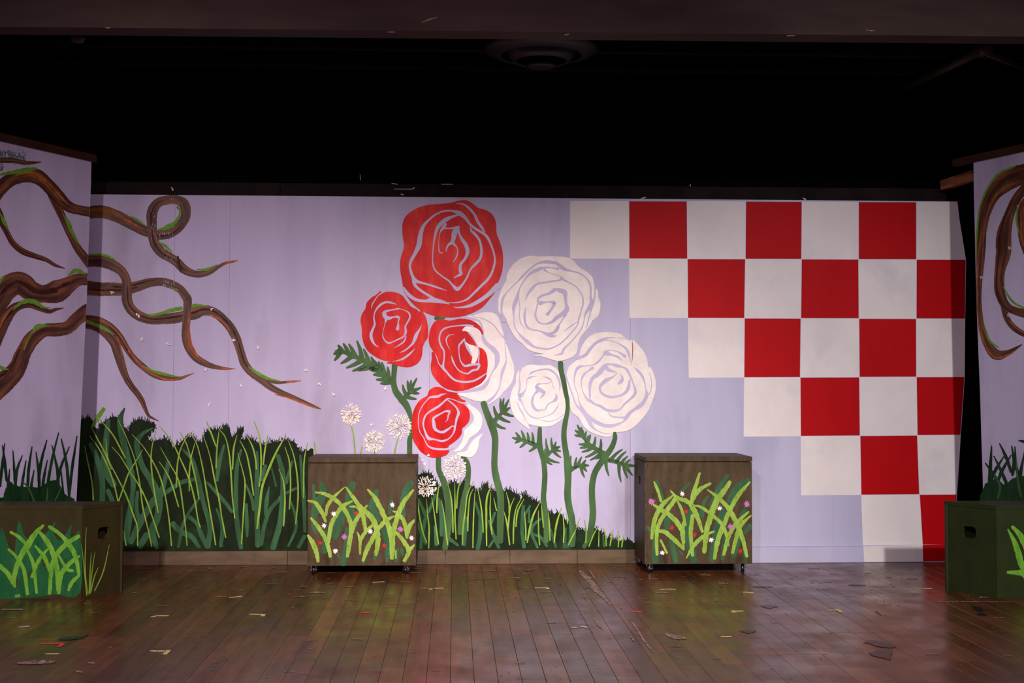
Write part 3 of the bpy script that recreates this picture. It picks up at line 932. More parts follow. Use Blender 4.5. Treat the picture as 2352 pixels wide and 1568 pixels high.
# small red rose
rose(R2, [(640, 145), (760, 165), (850, 212), (920, 300), (1000, 400), (1100, 450), (1145, 488), (1165, 465), (1210, 500), (1260, 600), (1290, 740), (1290, 920), (1240, 1000), (1200, 1110), (1190, 1230), (1150, 1330), (1070, 1400), (950, 1440), (800, 1420), (700, 1388), (592, 1372), (600, 1350), (640, 1338), (500, 1312), (380, 1252), (270, 1172), (200, 1062), (165, 930), (155, 760), (135, 640), (160, 530), (220, 430), (240, 340), (320, 250), (400, 200), (478, 132), (488, 150), (466, 198), (540, 160)], [
    [(500, 165, 26), (440, 210, 14), (380, 290, 16), (338, 360, 18), (320, 430, 8)],
    [(755, 365, 5), (660, 335, 30), (570, 328, 34), (490, 362, 38), (420, 432, 30), (376, 512, 18), (365, 602, 22), (378, 702, 32), (345, 792, 35), (315, 882, 50), (330, 972, 45), (380, 1052, 25), (445, 1097, 5)],
    [(830, 447, 6), (780, 437, 26), (690, 457, 20), (585, 478, 36), (540, 515, 60), (565, 580, 70), (625, 600, 56), (700, 582, 24), (770, 576, 40), (796, 600, 24), (783, 662, 18), (780, 732, 36), (768, 785, 58)],
    [(575, 620, 50), (555, 690, 12), (532, 782, 8), (516, 852, 8), (520, 922, 18), (560, 992, 20), (620, 1025, 30), (700, 1002, 18), (770, 967, 25), (850, 932, 25), (892, 892, 32), (910, 832, 40), (905, 742, 28), (940, 672, 25), (980, 592, 28), (970, 522, 28), (910, 472, 14), (830, 447, 8)],
    [(915, 920, 20), (880, 1000, 25), (800, 1060, 20), (708, 1112, 5)],
    [(1182, 715, 5), (1150, 792, 26), (1100, 872, 52), (1068, 952, 56), (1030, 1032, 36), (950, 1112, 25), (880, 1162, 22), (808, 1192, 5)],
    [(1065, 1125, 5), (1000, 1192, 26), (930, 1252, 34), (850, 1302, 28), (760, 1330, 14), (680, 1340, 4)]], 'rosered')
# half red, half white rose: white first, red over it
wr = rose(R3, [(600, 300), (672, 172), (760, 158), (900, 115), (1040, 115), (1120, 160), (1160, 240), (1200, 370), (1226, 460), (1242, 560), (1282, 640), (1332, 790), (1376, 920), (1370, 1080), (1320, 1200), (1230, 1300), (1130, 1400), (1000, 1490), (975, 1472), (900, 1456), (760, 1430), (640, 1380), (535, 1320), (600, 1000), (560, 600)], [
    [(745, 174, 6), (900, 206, 14), (1000, 252, 16), (1080, 312, 16), (1130, 382, 18), (1180, 442, 14), (1235, 500, 30)],
    [(660, 200, 50), (780, 220, 36), (850, 245, 30), (890, 312, 26), (912, 402, 26), (908, 472, 40), (940, 552, 56), (1000, 612, 56), (1070, 672, 70), (1120, 742, 66), (1125, 832, 66), (1100, 932, 36), (1060, 992, 16), (1010, 1092, 18), (970, 1172, 50), (900, 1242, 60), (800, 1272, 50), (680, 1292, 46), (540, 1305, 34)],
    [(1235, 560, 6), (1250, 702, 12), (1260, 832, 14), (1235, 922, 36), (1200, 1012, 42), (1180, 1122, 20), (1160, 1222, 18), (1120, 1312, 25), (1060, 1392, 36), (960, 1470, 46)]], 'rosewhite')
rr = rose(R3, [(200, 240), (300, 215), (400, 235), (470, 225), (560, 205), (680, 215), (780, 250), (860, 310), (900, 380), (915, 440), (893, 440), (850, 375), (760, 330), (650, 325), (600, 385), (660, 395), (730, 450), (790, 550), (822, 615), (850, 632), (920, 670), (970, 760), (982, 900), (968, 1020), (955, 1090), (880, 1180), (760, 1242), (600, 1290), (480, 1285), (330, 1240), (220, 1140), (150, 1040), (125, 930), (142, 800), (140, 712), (165, 700), (110, 600), (98, 480), (130, 340)], [], 'rosered')
poly(BP, R3([(650, 555), (700, 590), (780, 612), (832, 645), (840, 740), (822, 820), (782, 878), (735, 870), (750, 790), (720, 690), (670, 612)]), 'rosewhite', 'petal', rr)
rose(R3, None, [
    [(760, 318, 26), (700, 310, 30), (640, 306, 25), (540, 311, 18), (420, 327, 18), (320, 362, 24), (270, 432, 24), (255, 522, 24), (280, 612, 25), (325, 692, 25), (328, 782, 22), (318, 872, 25), (312, 942, 40), (360, 1002, 28), (430, 1082, 28), (500, 1132, 28), (620, 1156, 30), (760, 1142, 28), (880, 1082, 25), (965, 1022, 10)],
    [(190, 725, 5), (215, 782, 12), (245, 872, 14), (305, 948, 25)],
    [(478, 440, 5), (400, 457, 14), (360, 512, 20), (370, 582, 14), (410, 665, 5)],
    [(438, 765, 8), (460, 842, 26), (500, 922, 16), (560, 992, 18), (640, 1025, 18), (690, 1028, 22), (750, 985, 30), (830, 962, 30), (852, 902, 38), (825, 890, 34), (760, 895, 34), (700, 905, 36), (640, 915, 30), (592, 872, 20), (562, 802, 14), (550, 702, 12), (552, 610, 22), (590, 562, 28), (632, 505, 12)],
    [(632, 505, 14), (645, 572, 20), (675, 632, 40), (712, 702, 30), (738, 768, 10)],
    [(700, 415, 26), (760, 492, 20), (800, 562, 14), (830, 625, 20), (850, 690, 18), (850, 762, 16), (845, 870, 16)]], 'rosered', rr)
# lower half-red rose
wl = poly(BP, R4([(1105, 410), (1200, 480), (1310, 560), (1380, 660), (1396, 760), (1370, 880), (1290, 980), (1175, 1060), (1120, 1150), (1050, 1250), (980, 1300), (878, 1302), (960, 1230), (1030, 1120), (1060, 1000), (1070, 930), (1130, 870), (1220, 780), (1240, 700), (1200, 600), (1130, 520), (1098, 450)]), 'rosewhite', 'painted_petal')
poly(BP, R4([(1390, 988), (1392, 1010), (1340, 1100), (1320, 1230), (1270, 1340), (1200, 1402), (1110, 1402), (945, 1372), (960, 1322), (1100, 1298), (1160, 1200), (1220, 1110), (1320, 1030)]), 'rosewhite', 'petal', wl)
rose(R4, [(430, 220), (500, 160), (590, 140), (690, 170), (780, 222), (940, 250), (932, 268), (962, 290), (1020, 360), (1090, 390), (1075, 422), (1030, 430), (1130, 520), (1166, 620), (1160, 740), (1100, 830), (1032, 890), (1026, 970), (980, 1050), (880, 1140), (790, 1205), (800, 1290), (790, 1322), (720, 1380), (540, 1420), (400, 1380), (290, 1310), (200, 1190), (145, 1080), (130, 900), (130, 700), (160, 560), (230, 430), (300, 360), (400, 300)], [
    [(745, 265, 5), (660, 282, 30), (600, 312, 45), (520, 322, 40), (450, 332, 30), (390, 392, 16), (310, 492, 16), (260, 602, 14), (240, 722, 12), (250, 872, 12), (280, 972, 14), (340, 1062, 14), (380, 1152, 16), (440, 1222, 26), (520, 1252, 36), (640, 1266, 36), (760, 1262, 36), (850, 1225, 70)],
    [(1120, 445, 40), (1000, 422, 20), (900, 382, 14), (820, 357, 14), (760, 362, 30), (700, 412, 30), (620, 482, 36), (540, 532, 40), (440, 592, 28), (370, 662, 28), (335, 762, 30), (335, 852, 25), (365, 952, 30), (400, 1032, 45), (440, 1075, 56), (520, 1085, 25), (620, 1110, 30), (690, 1115, 36), (780, 1082, 22), (850, 1012, 20), (890, 932, 28), (910, 822, 32), (930, 722, 40), (965, 622, 45), (950, 552, 32), (900, 482, 25), (830, 422, 22), (765, 375, 12)],
    [(895, 860, 25), (850, 850, 18), (790, 895, 34), (690, 955, 46), (600, 942, 40), (540, 892, 56), (520, 802, 56), (512, 715, 40), (560, 672, 36), (650, 622, 25), (730, 582, 30), (790, 582, 46), (808, 598, 24), (780, 655, 22), (770, 722, 16), (728, 778, 5)]], 'rosered')
# white roses
rose(R5, [(300, 200), (400, 130), (520, 100), (620, 108), (800, 108), (960, 115), (1070, 150), (1160, 250), (1260, 310), (1340, 390), (1365, 500), (1385, 530), (1412, 570), (1422, 660), (1447, 740), (1432, 860), (1400, 920), (1340, 970), (1290, 1052), (1240, 1110), (1180, 1190), (1150, 1260), (1140, 1350), (1100, 1430), (1000, 1480), (890, 1502), (800, 1486), (650, 1440), (555, 1438), (600, 1420), (690, 1410), (560, 1382), (470, 1340), (400, 1270), (330, 1210), (250, 1090), (190, 960), (130, 905), (85, 830), (80, 720), (100, 620), (150, 500), (190, 430), (200, 350), (250, 260)], [
    [(860, 195, 34), (720, 182, 40), (600, 207, 22), (500, 282, 22), (400, 382, 25), (330, 457, 14), (250, 532, 12), (190, 602, 14), (150, 662, 28), (130, 762, 25), (130, 862, 28), (165, 960, 60)],
    [(850, 190, 34), (940, 260, 48), (1000, 290, 30), (1090, 310, 18), (1190, 345, 18), (1260, 400, 18), (1305, 472, 20), (1320, 562, 22), (1315, 642, 25), (1330, 722, 50), (1300, 792, 50), (1260, 852, 35), (1235, 912, 14), (1220, 1002, 14), (1180, 1092, 16), (1120, 1172, 16), (1050, 1252, 18), (960, 1342, 28), (930, 1402, 28), (835, 1427, 5)],
    [(1376, 515, 16), (1370, 642, 16), (1355, 722, 22), (1320, 832, 20), (1290, 942, 14), (1262, 1050, 12)],
    [(885, 275, 30), (800, 262, 12), (700, 258, 24), (610, 285, 44), (520, 332, 35), (450, 402, 20), (390, 492, 16), (360, 560, 18), (340, 640, 40), (310, 722, 50), (288, 802, 36), (290, 900, 14), (292, 980, 10), (302, 1042, 14), (340, 1112, 14), (410, 1192, 30), (480, 1252, 45), (560, 1312, 25), (660, 1336, 22), (760, 1340, 20), (880, 1292, 18), (980, 1212, 18), (1070, 1112, 16), (1140, 1022, 16), (1160, 932, 22), (1190, 832, 16), (1215, 742, 20), (1210, 652, 18), (1170, 572, 16), (1110, 502, 16), (1030, 460, 16), (950, 415, 30), (915, 375, 8), (870, 358, 10), (760, 325, 10), (700, 290, 30)],
    [(930, 400, 44), (900, 425, 22), (800, 440, 22), (700, 457, 22), (600, 478, 25), (540, 532, 35), (490, 592, 28), (455, 662, 16), (450, 705, 5)],
    [(355, 640, 12), (362, 720, 12), (372, 800, 10), (366, 882, 10), (382, 992, 14), (445, 1085, 5)],
    [(450, 785, 10), (435, 882, 30), (440, 972, 28), (470, 1052, 28), (540, 1085, 20), (640, 1105, 18), (740, 1148, 40), (800, 1172, 34), (865, 1166, 5)],
    [(880, 1050, 40), (860, 1090, 40), (815, 1130, 36), (760, 1145, 40)],
    [(815, 540, 14), (900, 560, 50), (970, 590, 60), (980, 662, 40), (990, 742, 35), (1000, 812, 60), (960, 862, 60), (900, 902, 46), (850, 935, 44), (800, 982, 34), (700, 1010, 16), (620, 982, 22), (580, 902, 25), (590, 822, 18), (612, 742, 22), (645, 730, 55), (700, 722, 25), (770, 717, 20), (820, 724, 50), (828, 752, 35), (780, 832, 30), (740, 880, 44)],
    [(830, 560, 44), (760, 602, 34), (680, 627, 28), (622, 662, 30), (605, 715, 16)],
    [(985, 880, 30), (920, 982, 14), (882, 1042, 26)], [(1135, 982, 8), (1060, 1032, 16), (965, 1105, 8)]], 'rosewhite')
rose(R6, [(310, 300), (350, 220), (440, 165), (560, 150), (700, 165), (850, 160), (900, 153), (1000, 210), (1070, 280), (1110, 400), (1130, 560), (1160, 700), (1200, 850), (1212, 1000), (1192, 1100), (1185, 1200), (1060, 1300), (940, 1370), (800, 1390), (640, 1376), (475, 1345), (492, 1440), (400, 1380), (260, 1270), (170, 1150), (120, 1000), (100, 850), (140, 660), (210, 520), (220, 380), (270, 260), (290, 300)], [
    [(290, 280, 8), (290, 430, 14), (300, 550, 30), (290, 650, 35), (268, 740, 34), (310, 770, 84), (380, 700, 40), (420, 622, 16), (430, 532, 14), (445, 440, 20), (490, 412, 40), (560, 387, 20), (645, 380, 5)],
    [(465, 362, 5), (530, 312, 34), (620, 277, 25), (720, 252, 30), (840, 242, 30), (940, 277, 35), (1030, 362, 28), (1080, 462, 35), (1100, 582, 28), (1090, 695, 5)],
    [(755, 390, 6), (830, 406, 25), (900, 442, 30), (940, 502, 12), (960, 582, 14), (985, 665, 5)],
    [(935, 498, 8), (850, 522, 16), (740, 532, 18), (660, 542, 40), (632, 602, 60), (680, 642, 80), (750, 682, 70), (788, 702, 40), (760, 762, 44), (710, 812, 24)],
    [(640, 690, 60), (590, 742, 28), (555, 822, 45), (545, 922, 50), (580, 1012, 50), (640, 1065, 45), (720, 1060, 30), (800, 1050, 20), (830, 992, 30), (860, 942, 25), (950, 892, 30), (1010, 852, 66), (1030, 782, 40), (1008, 728, 10)],
    [(290, 830, 60), (350, 932, 22), (400, 1042, 20), (460, 1132, 25), (550, 1202, 28), (650, 1220, 20), (780, 1192, 14), (900, 1152, 18), (990, 1082, 22), (1050, 992, 18), (1078, 905, 5)],
    [(240, 880, 6), (280, 1002, 25), (350, 1122, 28), (400, 1232, 16), (440, 1302, 8), (500, 1370, 30)],
    [(655, 1240, 5), (780, 1272, 14), (860, 1287, 20), (960, 1272, 14), (1080, 1217, 14), (1190, 1135, 14)]], 'rosewhite')
rose(R7, [(240, 400), (260, 320), (310, 220), (380, 140), (480, 90), (600, 75), (720, 80), (830, 108), (855, 140), (950, 180), (985, 180), (1060, 250), (1140, 350), (1185, 460), (1200, 560), (1232, 560), (1272, 640), (1302, 760), (1296, 900), (1250, 1040), (1200, 1160), (1110, 1280), (1000, 1390), (880, 1450), (770, 1462), (690, 1512), (620, 1526), (500, 1500), (370, 1440), (290, 1360), (240, 1265), (150, 1190), (110, 1090), (78, 900), (66, 700), (75, 620), (110, 540), (200, 470)], [
    [(50, 650, 20), (95, 790, 16), (150, 942, 18), (195, 1072, 20), (250, 1132, 36), (320, 1212, 42), (380, 1312, 50), (430, 1392, 36), (500, 1442, 14), (600, 1480, 12), (695, 1482, 6)],
    [(220, 440, 40), (330, 392, 40), (400, 302, 40), (480, 222, 36), (570, 180, 40), (640, 156, 20), (745, 152, 6)],
    [(770, 152, 5), (860, 162, 12), (960, 186, 14)],
    [(600, 185, 20), (700, 202, 10), (800, 242, 14), (890, 302, 30), (930, 380, 30), (945, 440, 14), (960, 500, 6)],
    [(848, 482, 5), (780, 422, 26), (700, 392, 26), (630, 372, 56), (600, 350, 30), (680, 327, 12), (790, 352, 16), (880, 412, 40)],
    [(1005, 565, 8), (1060, 615, 30), (1115, 682, 30), (1150, 772, 18), (1165, 862, 12), (1180, 942, 40), (1130, 1052, 50), (1060, 1112, 50), (1000, 1152, 35), (945, 1195, 46), (890, 1265, 46), (860, 1310, 22), (800, 1342, 30), (700, 1372, 45), (600, 1370, 45), (480, 1322, 50), (390, 1262, 45), (300, 1152, 35), (240, 1032, 14), (230, 952, 10), (200, 872, 10), (175, 782, 12), (180, 682, 20), (210, 592, 36), (260, 552, 36), (320, 545, 12), (420, 535, 14), (500, 492, 25), (560, 422, 20), (605, 352, 26)],
    [(980, 170, 8), (980, 300, 7), (975, 420, 7), (970, 540, 7)],
    [(430, 570, 40), (370, 612, 18), (310, 662, 28), (275, 742, 20), (280, 842, 10), (310, 932, 14), (360, 1012, 30), (400, 1030, 40), (460, 1072, 25), (540, 1102, 36), (620, 1152, 36), (720, 1166, 36), (810, 1142, 25), (870, 1072, 25), (940, 1012, 25), (1010, 942, 35), (1020, 872, 30), (990, 782, 18), (950, 682, 25), (900, 592, 30), (850, 562, 20), (770, 542, 40), (690, 522, 25), (612, 532, 40), (560, 592, 60), (500, 662, 56), (430, 712, 46), (395, 792, 40), (390, 882, 26), (392, 955, 26), (390, 990, 20)],
    [(640, 1188, 6), (700, 1242, 20), (800, 1256, 20), (880, 1260, 30)],
    [(612, 565, 56), (660, 602, 40), (740, 627, 16), (765, 645, 10), (700, 702, 26), (620, 742, 54), (560, 792, 45), (530, 852, 30), (560, 922, 30), (650, 970, 35), (740, 970, 28), (840, 942, 35), (900, 892, 40), (930, 822, 40), (942, 735, 20)],
    [(808, 655, 8), (840, 702, 26), (830, 750, 50), (785, 792, 28)],
    [(1213, 635, 6), (1245, 752, 12), (1240, 862, 12), (1212, 940, 16)]], 'rosewhite')
stroke(BP, R7([(978, 215, 9), (984, 310, 12), (978, 465, 8)]), 'orange', 'bare_wood_chip')

# stems in front
st3 = stem(S2, [(690, 98, 52), (722, 190, 56), (762, 290, 66), (792, 400, 56), (790, 520, 54), (786, 640, 54), (802, 750, 60), (835, 880, 60), (842, 1000, 60), (838, 1150, 60), (835, 1310, 54)])
spray(BP, S2, [(775, 270), (810, 225), (850, 185), (895, 150)], [(780, 120), (840, 55), (870, 52), (915, 62), (926, 135), (958, 213), (928, 265), (888, 322)], 42, 'stem', 'leaf_sprig', st3)
st6 = stem(S3, [(322, 255, 36), (320, 330, 44), (322, 420, 52), (355, 550, 46), (368, 680, 48), (360, 820, 48), (355, 900, 50), (370, 1020, 50), (380, 1150, 50), (380, 1300, 45)])
spray(BP, S3, [(310, 420), (240, 392), (180, 368), (100, 348)], [(250, 290), (205, 290), (150, 272), (98, 290), (65, 340), (220, 468), (135, 432), (92, 388)], 40, 'stem', 'leaf_sprig', st6)
spray(BP, S3, [(358, 530), (400, 495), (440, 455), (480, 432)], [(378, 345), (428, 340), (472, 375), (512, 420), (517, 465), (520, 525), (505, 573), (438, 590), (368, 440)], 36, 'stem', 'leaf_sprig', st6)
st5 = stem(S3, R6([(1110, 115, 105), (1130, 300, 98), (1180, 520, 92), (1225, 740, 86)]) and [(p[0], p[1], p[2]) for p in
           [((1160+a*160/1394-1160)/S3.k, (820+b*180/1568-920)/S3.k, c*160/1394/S3.k) for a, b, c in [(1110, 115, 105), (1130, 300, 98), (1180, 520, 92), (1225, 740, 86)]]]
           + [(577, 0, 38), (578, 90, 38), (560, 180, 45), (545, 280, 48), (548, 380, 50), (570, 520, 55), (580, 620, 66), (582, 740, 60), (578, 860, 62), (590, 970, 62), (615, 1080, 60), (625, 1200, 60), (620, 1330, 55)])
spray(BP, S3, [(600, 640), (650, 612), (700, 595), (740, 595)], [(610, 505), (662, 520), (710, 515), (748, 545), (778, 597), (757, 653), (735, 708)], 38, 'stem', 'leaf_sprig', st5)
st7 = stem(S3, [(1013, 300, 34), (1015, 350, 42), (980, 440, 50), (900, 550, 56), (832, 660, 55), (805, 780, 55), (805, 900, 55), (812, 1030, 58), (800, 1150, 58), (770, 1270, 46), (730, 1350, 34)])
spray(BP, S3, [(930, 495), (860, 455), (790, 410), (735, 350), (690, 270)], [(885, 350), (835, 330), (790, 308), (768, 320), (750, 280), (718, 265), (705, 240), (667, 220), (645, 270), (642, 315), (680, 400), (690, 435), (708, 473), (738, 523), (785, 548), (835, 535)], 40, 'stem', 'leaf_sprig', st7)
spray(BP, S3, [(930, 540), (1010, 558), (1080, 585), (1150, 605)], [(1088, 445), (1122, 465), (1135, 510), (1160, 540), (1212, 600), (960, 695), (1073, 752), (1132, 715), (1180, 690)], 40, 'stem', 'leaf_sprig', st7)

# light blades over the stems' feet
LS2 = [[(120, 650), (105, 850), (120, 1030), (150, 1200), (190, 1320)], [(190, 940), (200, 1080), (212, 1200), (208, 1370)], [(235, 920), (260, 1080), (280, 1230), (295, 1335)], [(320, 950), (345, 1080), (360, 1220), (375, 1340)],
       [(305, 790), (285, 920), (280, 1060)], [(375, 800), (405, 920), (420, 1080), (422, 1230)], [(437, 790), (440, 950), (440, 1120), (450, 1290)], [(495, 750), (465, 870), (455, 1020)], [(605, 780), (550, 900), (530, 1050), (510, 1200), (505, 1340)],
       [(600, 850), (570, 920), (555, 1080), (552, 1220)], [(615, 880), (605, 1050), (600, 1200), (597, 1365)], [(640, 850), (665, 980), (680, 1100), (688, 1230)], [(765, 810, 6), (720, 930, 17), (715, 1100, 18), (718, 1350, 10)],
       [(755, 880), (748, 1020), (755, 1150), (765, 1250)], [(780, 930), (805, 1040)], [(890, 880), (915, 980), (915, 1060)], [(960, 930), (925, 1020), (910, 1150), (905, 1230)], [(870, 1050), (895, 1150), (920, 1340)],
       [(1030, 920), (975, 1030), (955, 1180), (952, 1330)], [(1045, 940), (990, 1050), (975, 1180)], [(1050, 1050), (1060, 1180), (1062, 1300)], [(1145, 1040, 6), (1100, 1180, 17), (1075, 1320, 12)]]
LS3 = [[(325, 930, 6), (260, 1060, 17), (225, 1200, 18), (205, 1310, 12)], [(308, 1015), (310, 1200), (320, 1330)], [(335, 960), (345, 1060), (355, 1170)], [(400, 1030), (410, 1150), (415, 1290)],
       [(520, 990, 7), (480, 1120, 17), (460, 1240, 16), (455, 1310, 10)], [(535, 1060), (545, 1180), (540, 1310)], [(565, 1030), (578, 1130)], [(695, 1075), (660, 1170)], [(735, 1100), (750, 1200), (745, 1310)],
       [(860, 1160), (820, 1230), (775, 1345)], [(868, 1190), (865, 1345)], [(912, 1175), (930, 1250), (935, 1340)], [(1000, 1190), (980, 1280), (970, 1340)], [(1045, 1200), (1050, 1280), (1045, 1350)], [(1102, 1230), (1085, 1300), (1078, 1350)], [(660, 1180), (620, 1260), (585, 1330)]]
blades(BP, S2, LS2, 'grasslight', 13, parent=gr)
blades(BP, S3, LS3, 'grasslight', 13, parent=gr)

# ---- dandelions
for (x, y, r, stemp, pinkish) in ((806, 951, 21, [(806, 972, 2), (812, 1000, 2.6), (816, 1045, 3)], 0), (858, 1014, 22, [(860, 1034, 2), (861, 1050, 2.4)], 0),
                                  (917, 979, 26, [(915, 1000, 2.4), (908, 1030, 3), (906, 1045, 3)], 0), (1043, 1073, 25, None, 0), (979, 1117, 21, None, 1)):
    if stemp:
        dst = stroke(BP, stemp, 'grasslight', 'painted_dandelion', None)
    else:
        dst = None
    core = []
    for k in range(26):
        a = random.random()*6.28
        q = r*0.6*math.sqrt(random.random())
        core.append([(x+q*math.cos(a), y+q*math.sin(a), 1.4), (x+(q+2.5)*math.cos(a), y+(q+2.5)*math.sin(a), 0.8)])
    seeds = []
    for k in range(150):
        a = random.random()*6.28
        q = r*math.sqrt(random.uniform(0.0, 1.0))
        ll = random.uniform(2.5, 5)
        seeds.append([(x+q*math.cos(a), y+q*math.sin(a), 1.2), (x+(q+ll)*math.cos(a), y+(q+ll)*math.sin(a), 2.4)])
    if dst is None:
        dst = many(BP, seeds[:75], 'cream', 'painted_dandelion')
        seeds = seeds[75:]
    many(BP, core, 'olive', 'seed_core', dst)
    many(BP, seeds, 'cream' if not pinkish else 'dabwhite', 'seed_dab', dst)
stroke(BP, S1([(480, 1380, 8), (462, 1460, 14)]), 'grasslight', 'grass_blade', gr)
# ---- fluttering white dabs
for T, lst in ((C5, [(20, 835), (405, 1095), (430, 1425), (760, 1230), (915, 872), (1405, 1100), (1545, 1215), (450, 472), (680, 800)]), (S1, [(130, 778), (742, 685), (596, 1140)]),
               (B3, [(405, 1248), (692, 1512), (712, 1540)]), (Z(0, 600, .2296), [(1405, 775)]), (R4, [(325, 1490), (335, 1535), (450, 1375)])):
    for (x, y) in lst:
        x, y = T([(x, y)])[0]
        st = []
        a = random.uniform(0, 6.28)
        for q in range(random.choice((2, 3, 3))):
            b = a+(q-1)*random.uniform(0.6, 1.0)
            r0 = random.uniform(0.5, 2.0)
            st.append([(x+math.cos(b)*r0, y+math.sin(b)*r0, 1.6), (x+math.cos(b)*(r0+random.uniform(2.5, 4.5)), y+math.sin(b)*(r0+random.uniform(2.5, 4.5)), 2.6)])
        many(BP, st, 'dabwhite', 'painted_petal_dab')


# ================================================================== wing flats
def wing(name, label, corner_px, corner_y, dirx, length, ztop_, edge_px, side):
    """scenic flat: starts at the stage-side edge and runs toward the audience"""
    p = at_y(corner_px[0], corner_px[1], corner_y)
    u = Vector((dirx[0], dirx[1], 0)).normalized()       # toward the audience
    n = Vector((0, 0, 1)).cross(u)*(-1 if side < 0 else 1)
    if n.dot(CAM-p) < 0:
        n = -n
    root = tag(empty(name, (p.x+u.x*length/2, p.y+u.y*length/2, 0)), label, 'stage flat')
    pl = Plane(p, n, root)
    E = []
    for (px, py) in edge_px:
        q = pl.pt(px, py, 0)
        E.append(((q-Vector((p.x, p.y, 0))).dot(u), q.z))
    E.append((E[-1][0], 0.0))
    lp_ = [(length, 0.0), (length, ztop_)]+E
    lp_[2] = (E[0][0], ztop_)
    V, F = slab([lp_], (p.x, p.y, 0), u, (0, 0, 1), n, 0.02)
    link('panel', V, F, 'lilac', root)
    return root, pl, u, n, p


WLY = 7.5
wl_p = at_y(210, 371, WLY)
wl_q_dir = None
ztw = wl_p.z
# direction from the top edge: at x=0 the top edge is at y=324 (same height)
v = ray(0, 324)
q = CAM+v*((ztw-CAMH)/v.z)
uL = (q.x-wl_p.x, q.y-wl_p.y)
LW, WP, uLw, nLw, pLw = wing('wing_flat', 'angled lilac flat with brown mossy branches beside the grass backdrop', (210, 371), WLY, uL, 1.35, ztw,
                             [(210, 371), (209, 420), (206, 500), (202, 600), (199, 700), (194, 790), (189, 900), (184, 1000), (178, 1100), (174, 1180)], -1)
WRY = 7.36
wr_p = at_y(2236, 373, WRY)
v = ray(2352, 348)
q = CAM+v*((wr_p.z-CAMH)/v.z)
uR = (q.x-wr_p.x, q.y-wr_p.y)
RW, WQ, uRw, nRw, pRw = wing('wing_flat', 'angled lilac flat with looping brown branch beside the checkered panels', (2236, 373), WRY, uR, 1.35, wr_p.z,
                             [(2236, 373), (2237, 450), (2239, 520), (2241, 620), (2243, 700), (2247, 800), (2251, 900), (2254, 1000), (2257, 1090), (2259, 1180)], 1)
# cap boards along the flats' tops
for root, p, u, n, ext in ((LW, pLw, uLw, nLw, 0.03), (RW, pRw, uRw, nRw, 0.16)):
    h = 0.042
    a = Vector((p.x, p.y, p.z))-u*ext+n*0.012
    b = Vector((p.x, p.y, p.z))+u*1.35+n*0.012
    th = n*0.035
    V = [a-th, b-th, b, a]
    V = V+[q_+Vector((0, 0, h)) for q_ in V]
    link('cap_board', V, CUBEF, 'capwood', root)
# loose brace between the right flat and the backdrop
A, Bq = at_y(2166, 426, 7.84), at_y(2240, 402, 7.56)
d_ = (Bq-A).normalized()
s_ = d_.cross(Vector((0, 0, 1))).normalized()*0.02
up = s_.cross(d_).normalized()*0.03
if up.z < 0: up = -up
V = [A-s_-up, Bq-s_-up, Bq+s_-up, A+s_-up, A-s_+up, Bq-s_+up, Bq+s_+up, A+s_+up]
link('brace', V, CUBEF, 'rawwood', RW)

W1 = Z(0, 300, 400/1960)
WP.clip = lambda y: float(np.interp(y, [371, 420, 500, 600, 700, 790, 900, 1000, 1100, 1180], [210, 209, 206, 202, 199, 194, 189, 184, 178, 174]))-0.3
W2 = Z(0, 600, 400/1742)
w_b2 = branch(WP, W2([(-160, 560, 260), (-60, 430, 250), (60, 280, 235), (190, 215, 230), (320, 300, 200), (440, 325, 175), (570, 300, 230), (680, 240, 170), (780, 185, 125), (900, 178, 118)]))
w_b2b = branch(WP, W2([(-90, 980, 80), (-20, 760, 110), (50, 590, 120), (130, 480, 100), (220, 435, 80), (300, 425, 80), (390, 460, 68), (490, 500, 46), (560, 480, 32), (640, 467, 6)]))
w_b3 = branch(WP, W2([(-160, 1400, 220), (-60, 1290, 225), (60, 1190, 210), (165, 1080, 180), (240, 905, 155), (330, 765, 150), (450, 690, 130), (560, 685, 135), (680, 660, 130), (770, 575, 135), (860, 510, 150), (900, 490, 150)]))
w_b1b = branch(WP, W1([(520, 590, 80), (600, 760, 92), (700, 965, 85), (800, 1180, 85), (880, 1330, 88), (965, 1440, 100), (1030, 1520, 110)]))
w_b1 = branch(WP, W1([(-160, 880, 170), (-40, 690, 175), (110, 560, 150), (260, 505, 160), (400, 510, 170), (520, 595, 150), (640, 725, 150), (760, 845, 125), (880, 890, 108), (1060, 922, 112)]))
w_b1c = branch(WP, W1([(-120, 780, 100), (-40, 900, 105), (20, 1020, 85), (80, 1150, 62), (150, 1270, 68), (260, 1360, 70), (400, 1412, 60), (520, 1452, 48), (620, 1512, 36), (735, 1552, 6)]))
w_tw = branch(WP, W1([(-160, 330, 60), (0, 332, 62), (150, 335, 60), (280, 360, 48), (380, 360, 34), (465, 352, 5)]))
for par, T, lst in ((w_b1, W1, [[(-60, 490, 20), (20, 492, 24), (120, 472, 38), (280, 450, 56), (390, 428, 30), (430, 432, 5)]]),
                    (w_b1b, W1, [[(715, 950, 10), (768, 1030, 48), (805, 1130, 42), (895, 1280, 10)]]), (w_b1c, W1, [[(0, 930, 12), (50, 1030, 44), (90, 1110, 8)]]),
                    (w_b2, W2, [[(-40, 260, 30), (20, 170, 24), (50, 140, 6)], [(680, 145, 8), (755, 92, 44), (850, 122, 22)]]), (w_b2b, W2, [[(130, 485, 6), (220, 410, 38), (330, 400, 50), (430, 455, 24), (510, 465, 5)]]),
                    (w_b3, W2, [[(325, 710, 8), (370, 655, 44), (490, 636, 8)], [(-60, 1040, 40), (0, 1060, 40), (90, 1085, 5)], [(240, 880, 14), (290, 770, 12), (320, 700, 8)]])):
    for s in lst:
        stroke(WP, T(s), 'moss', 'moss_patch', par, 0.15)
st = []
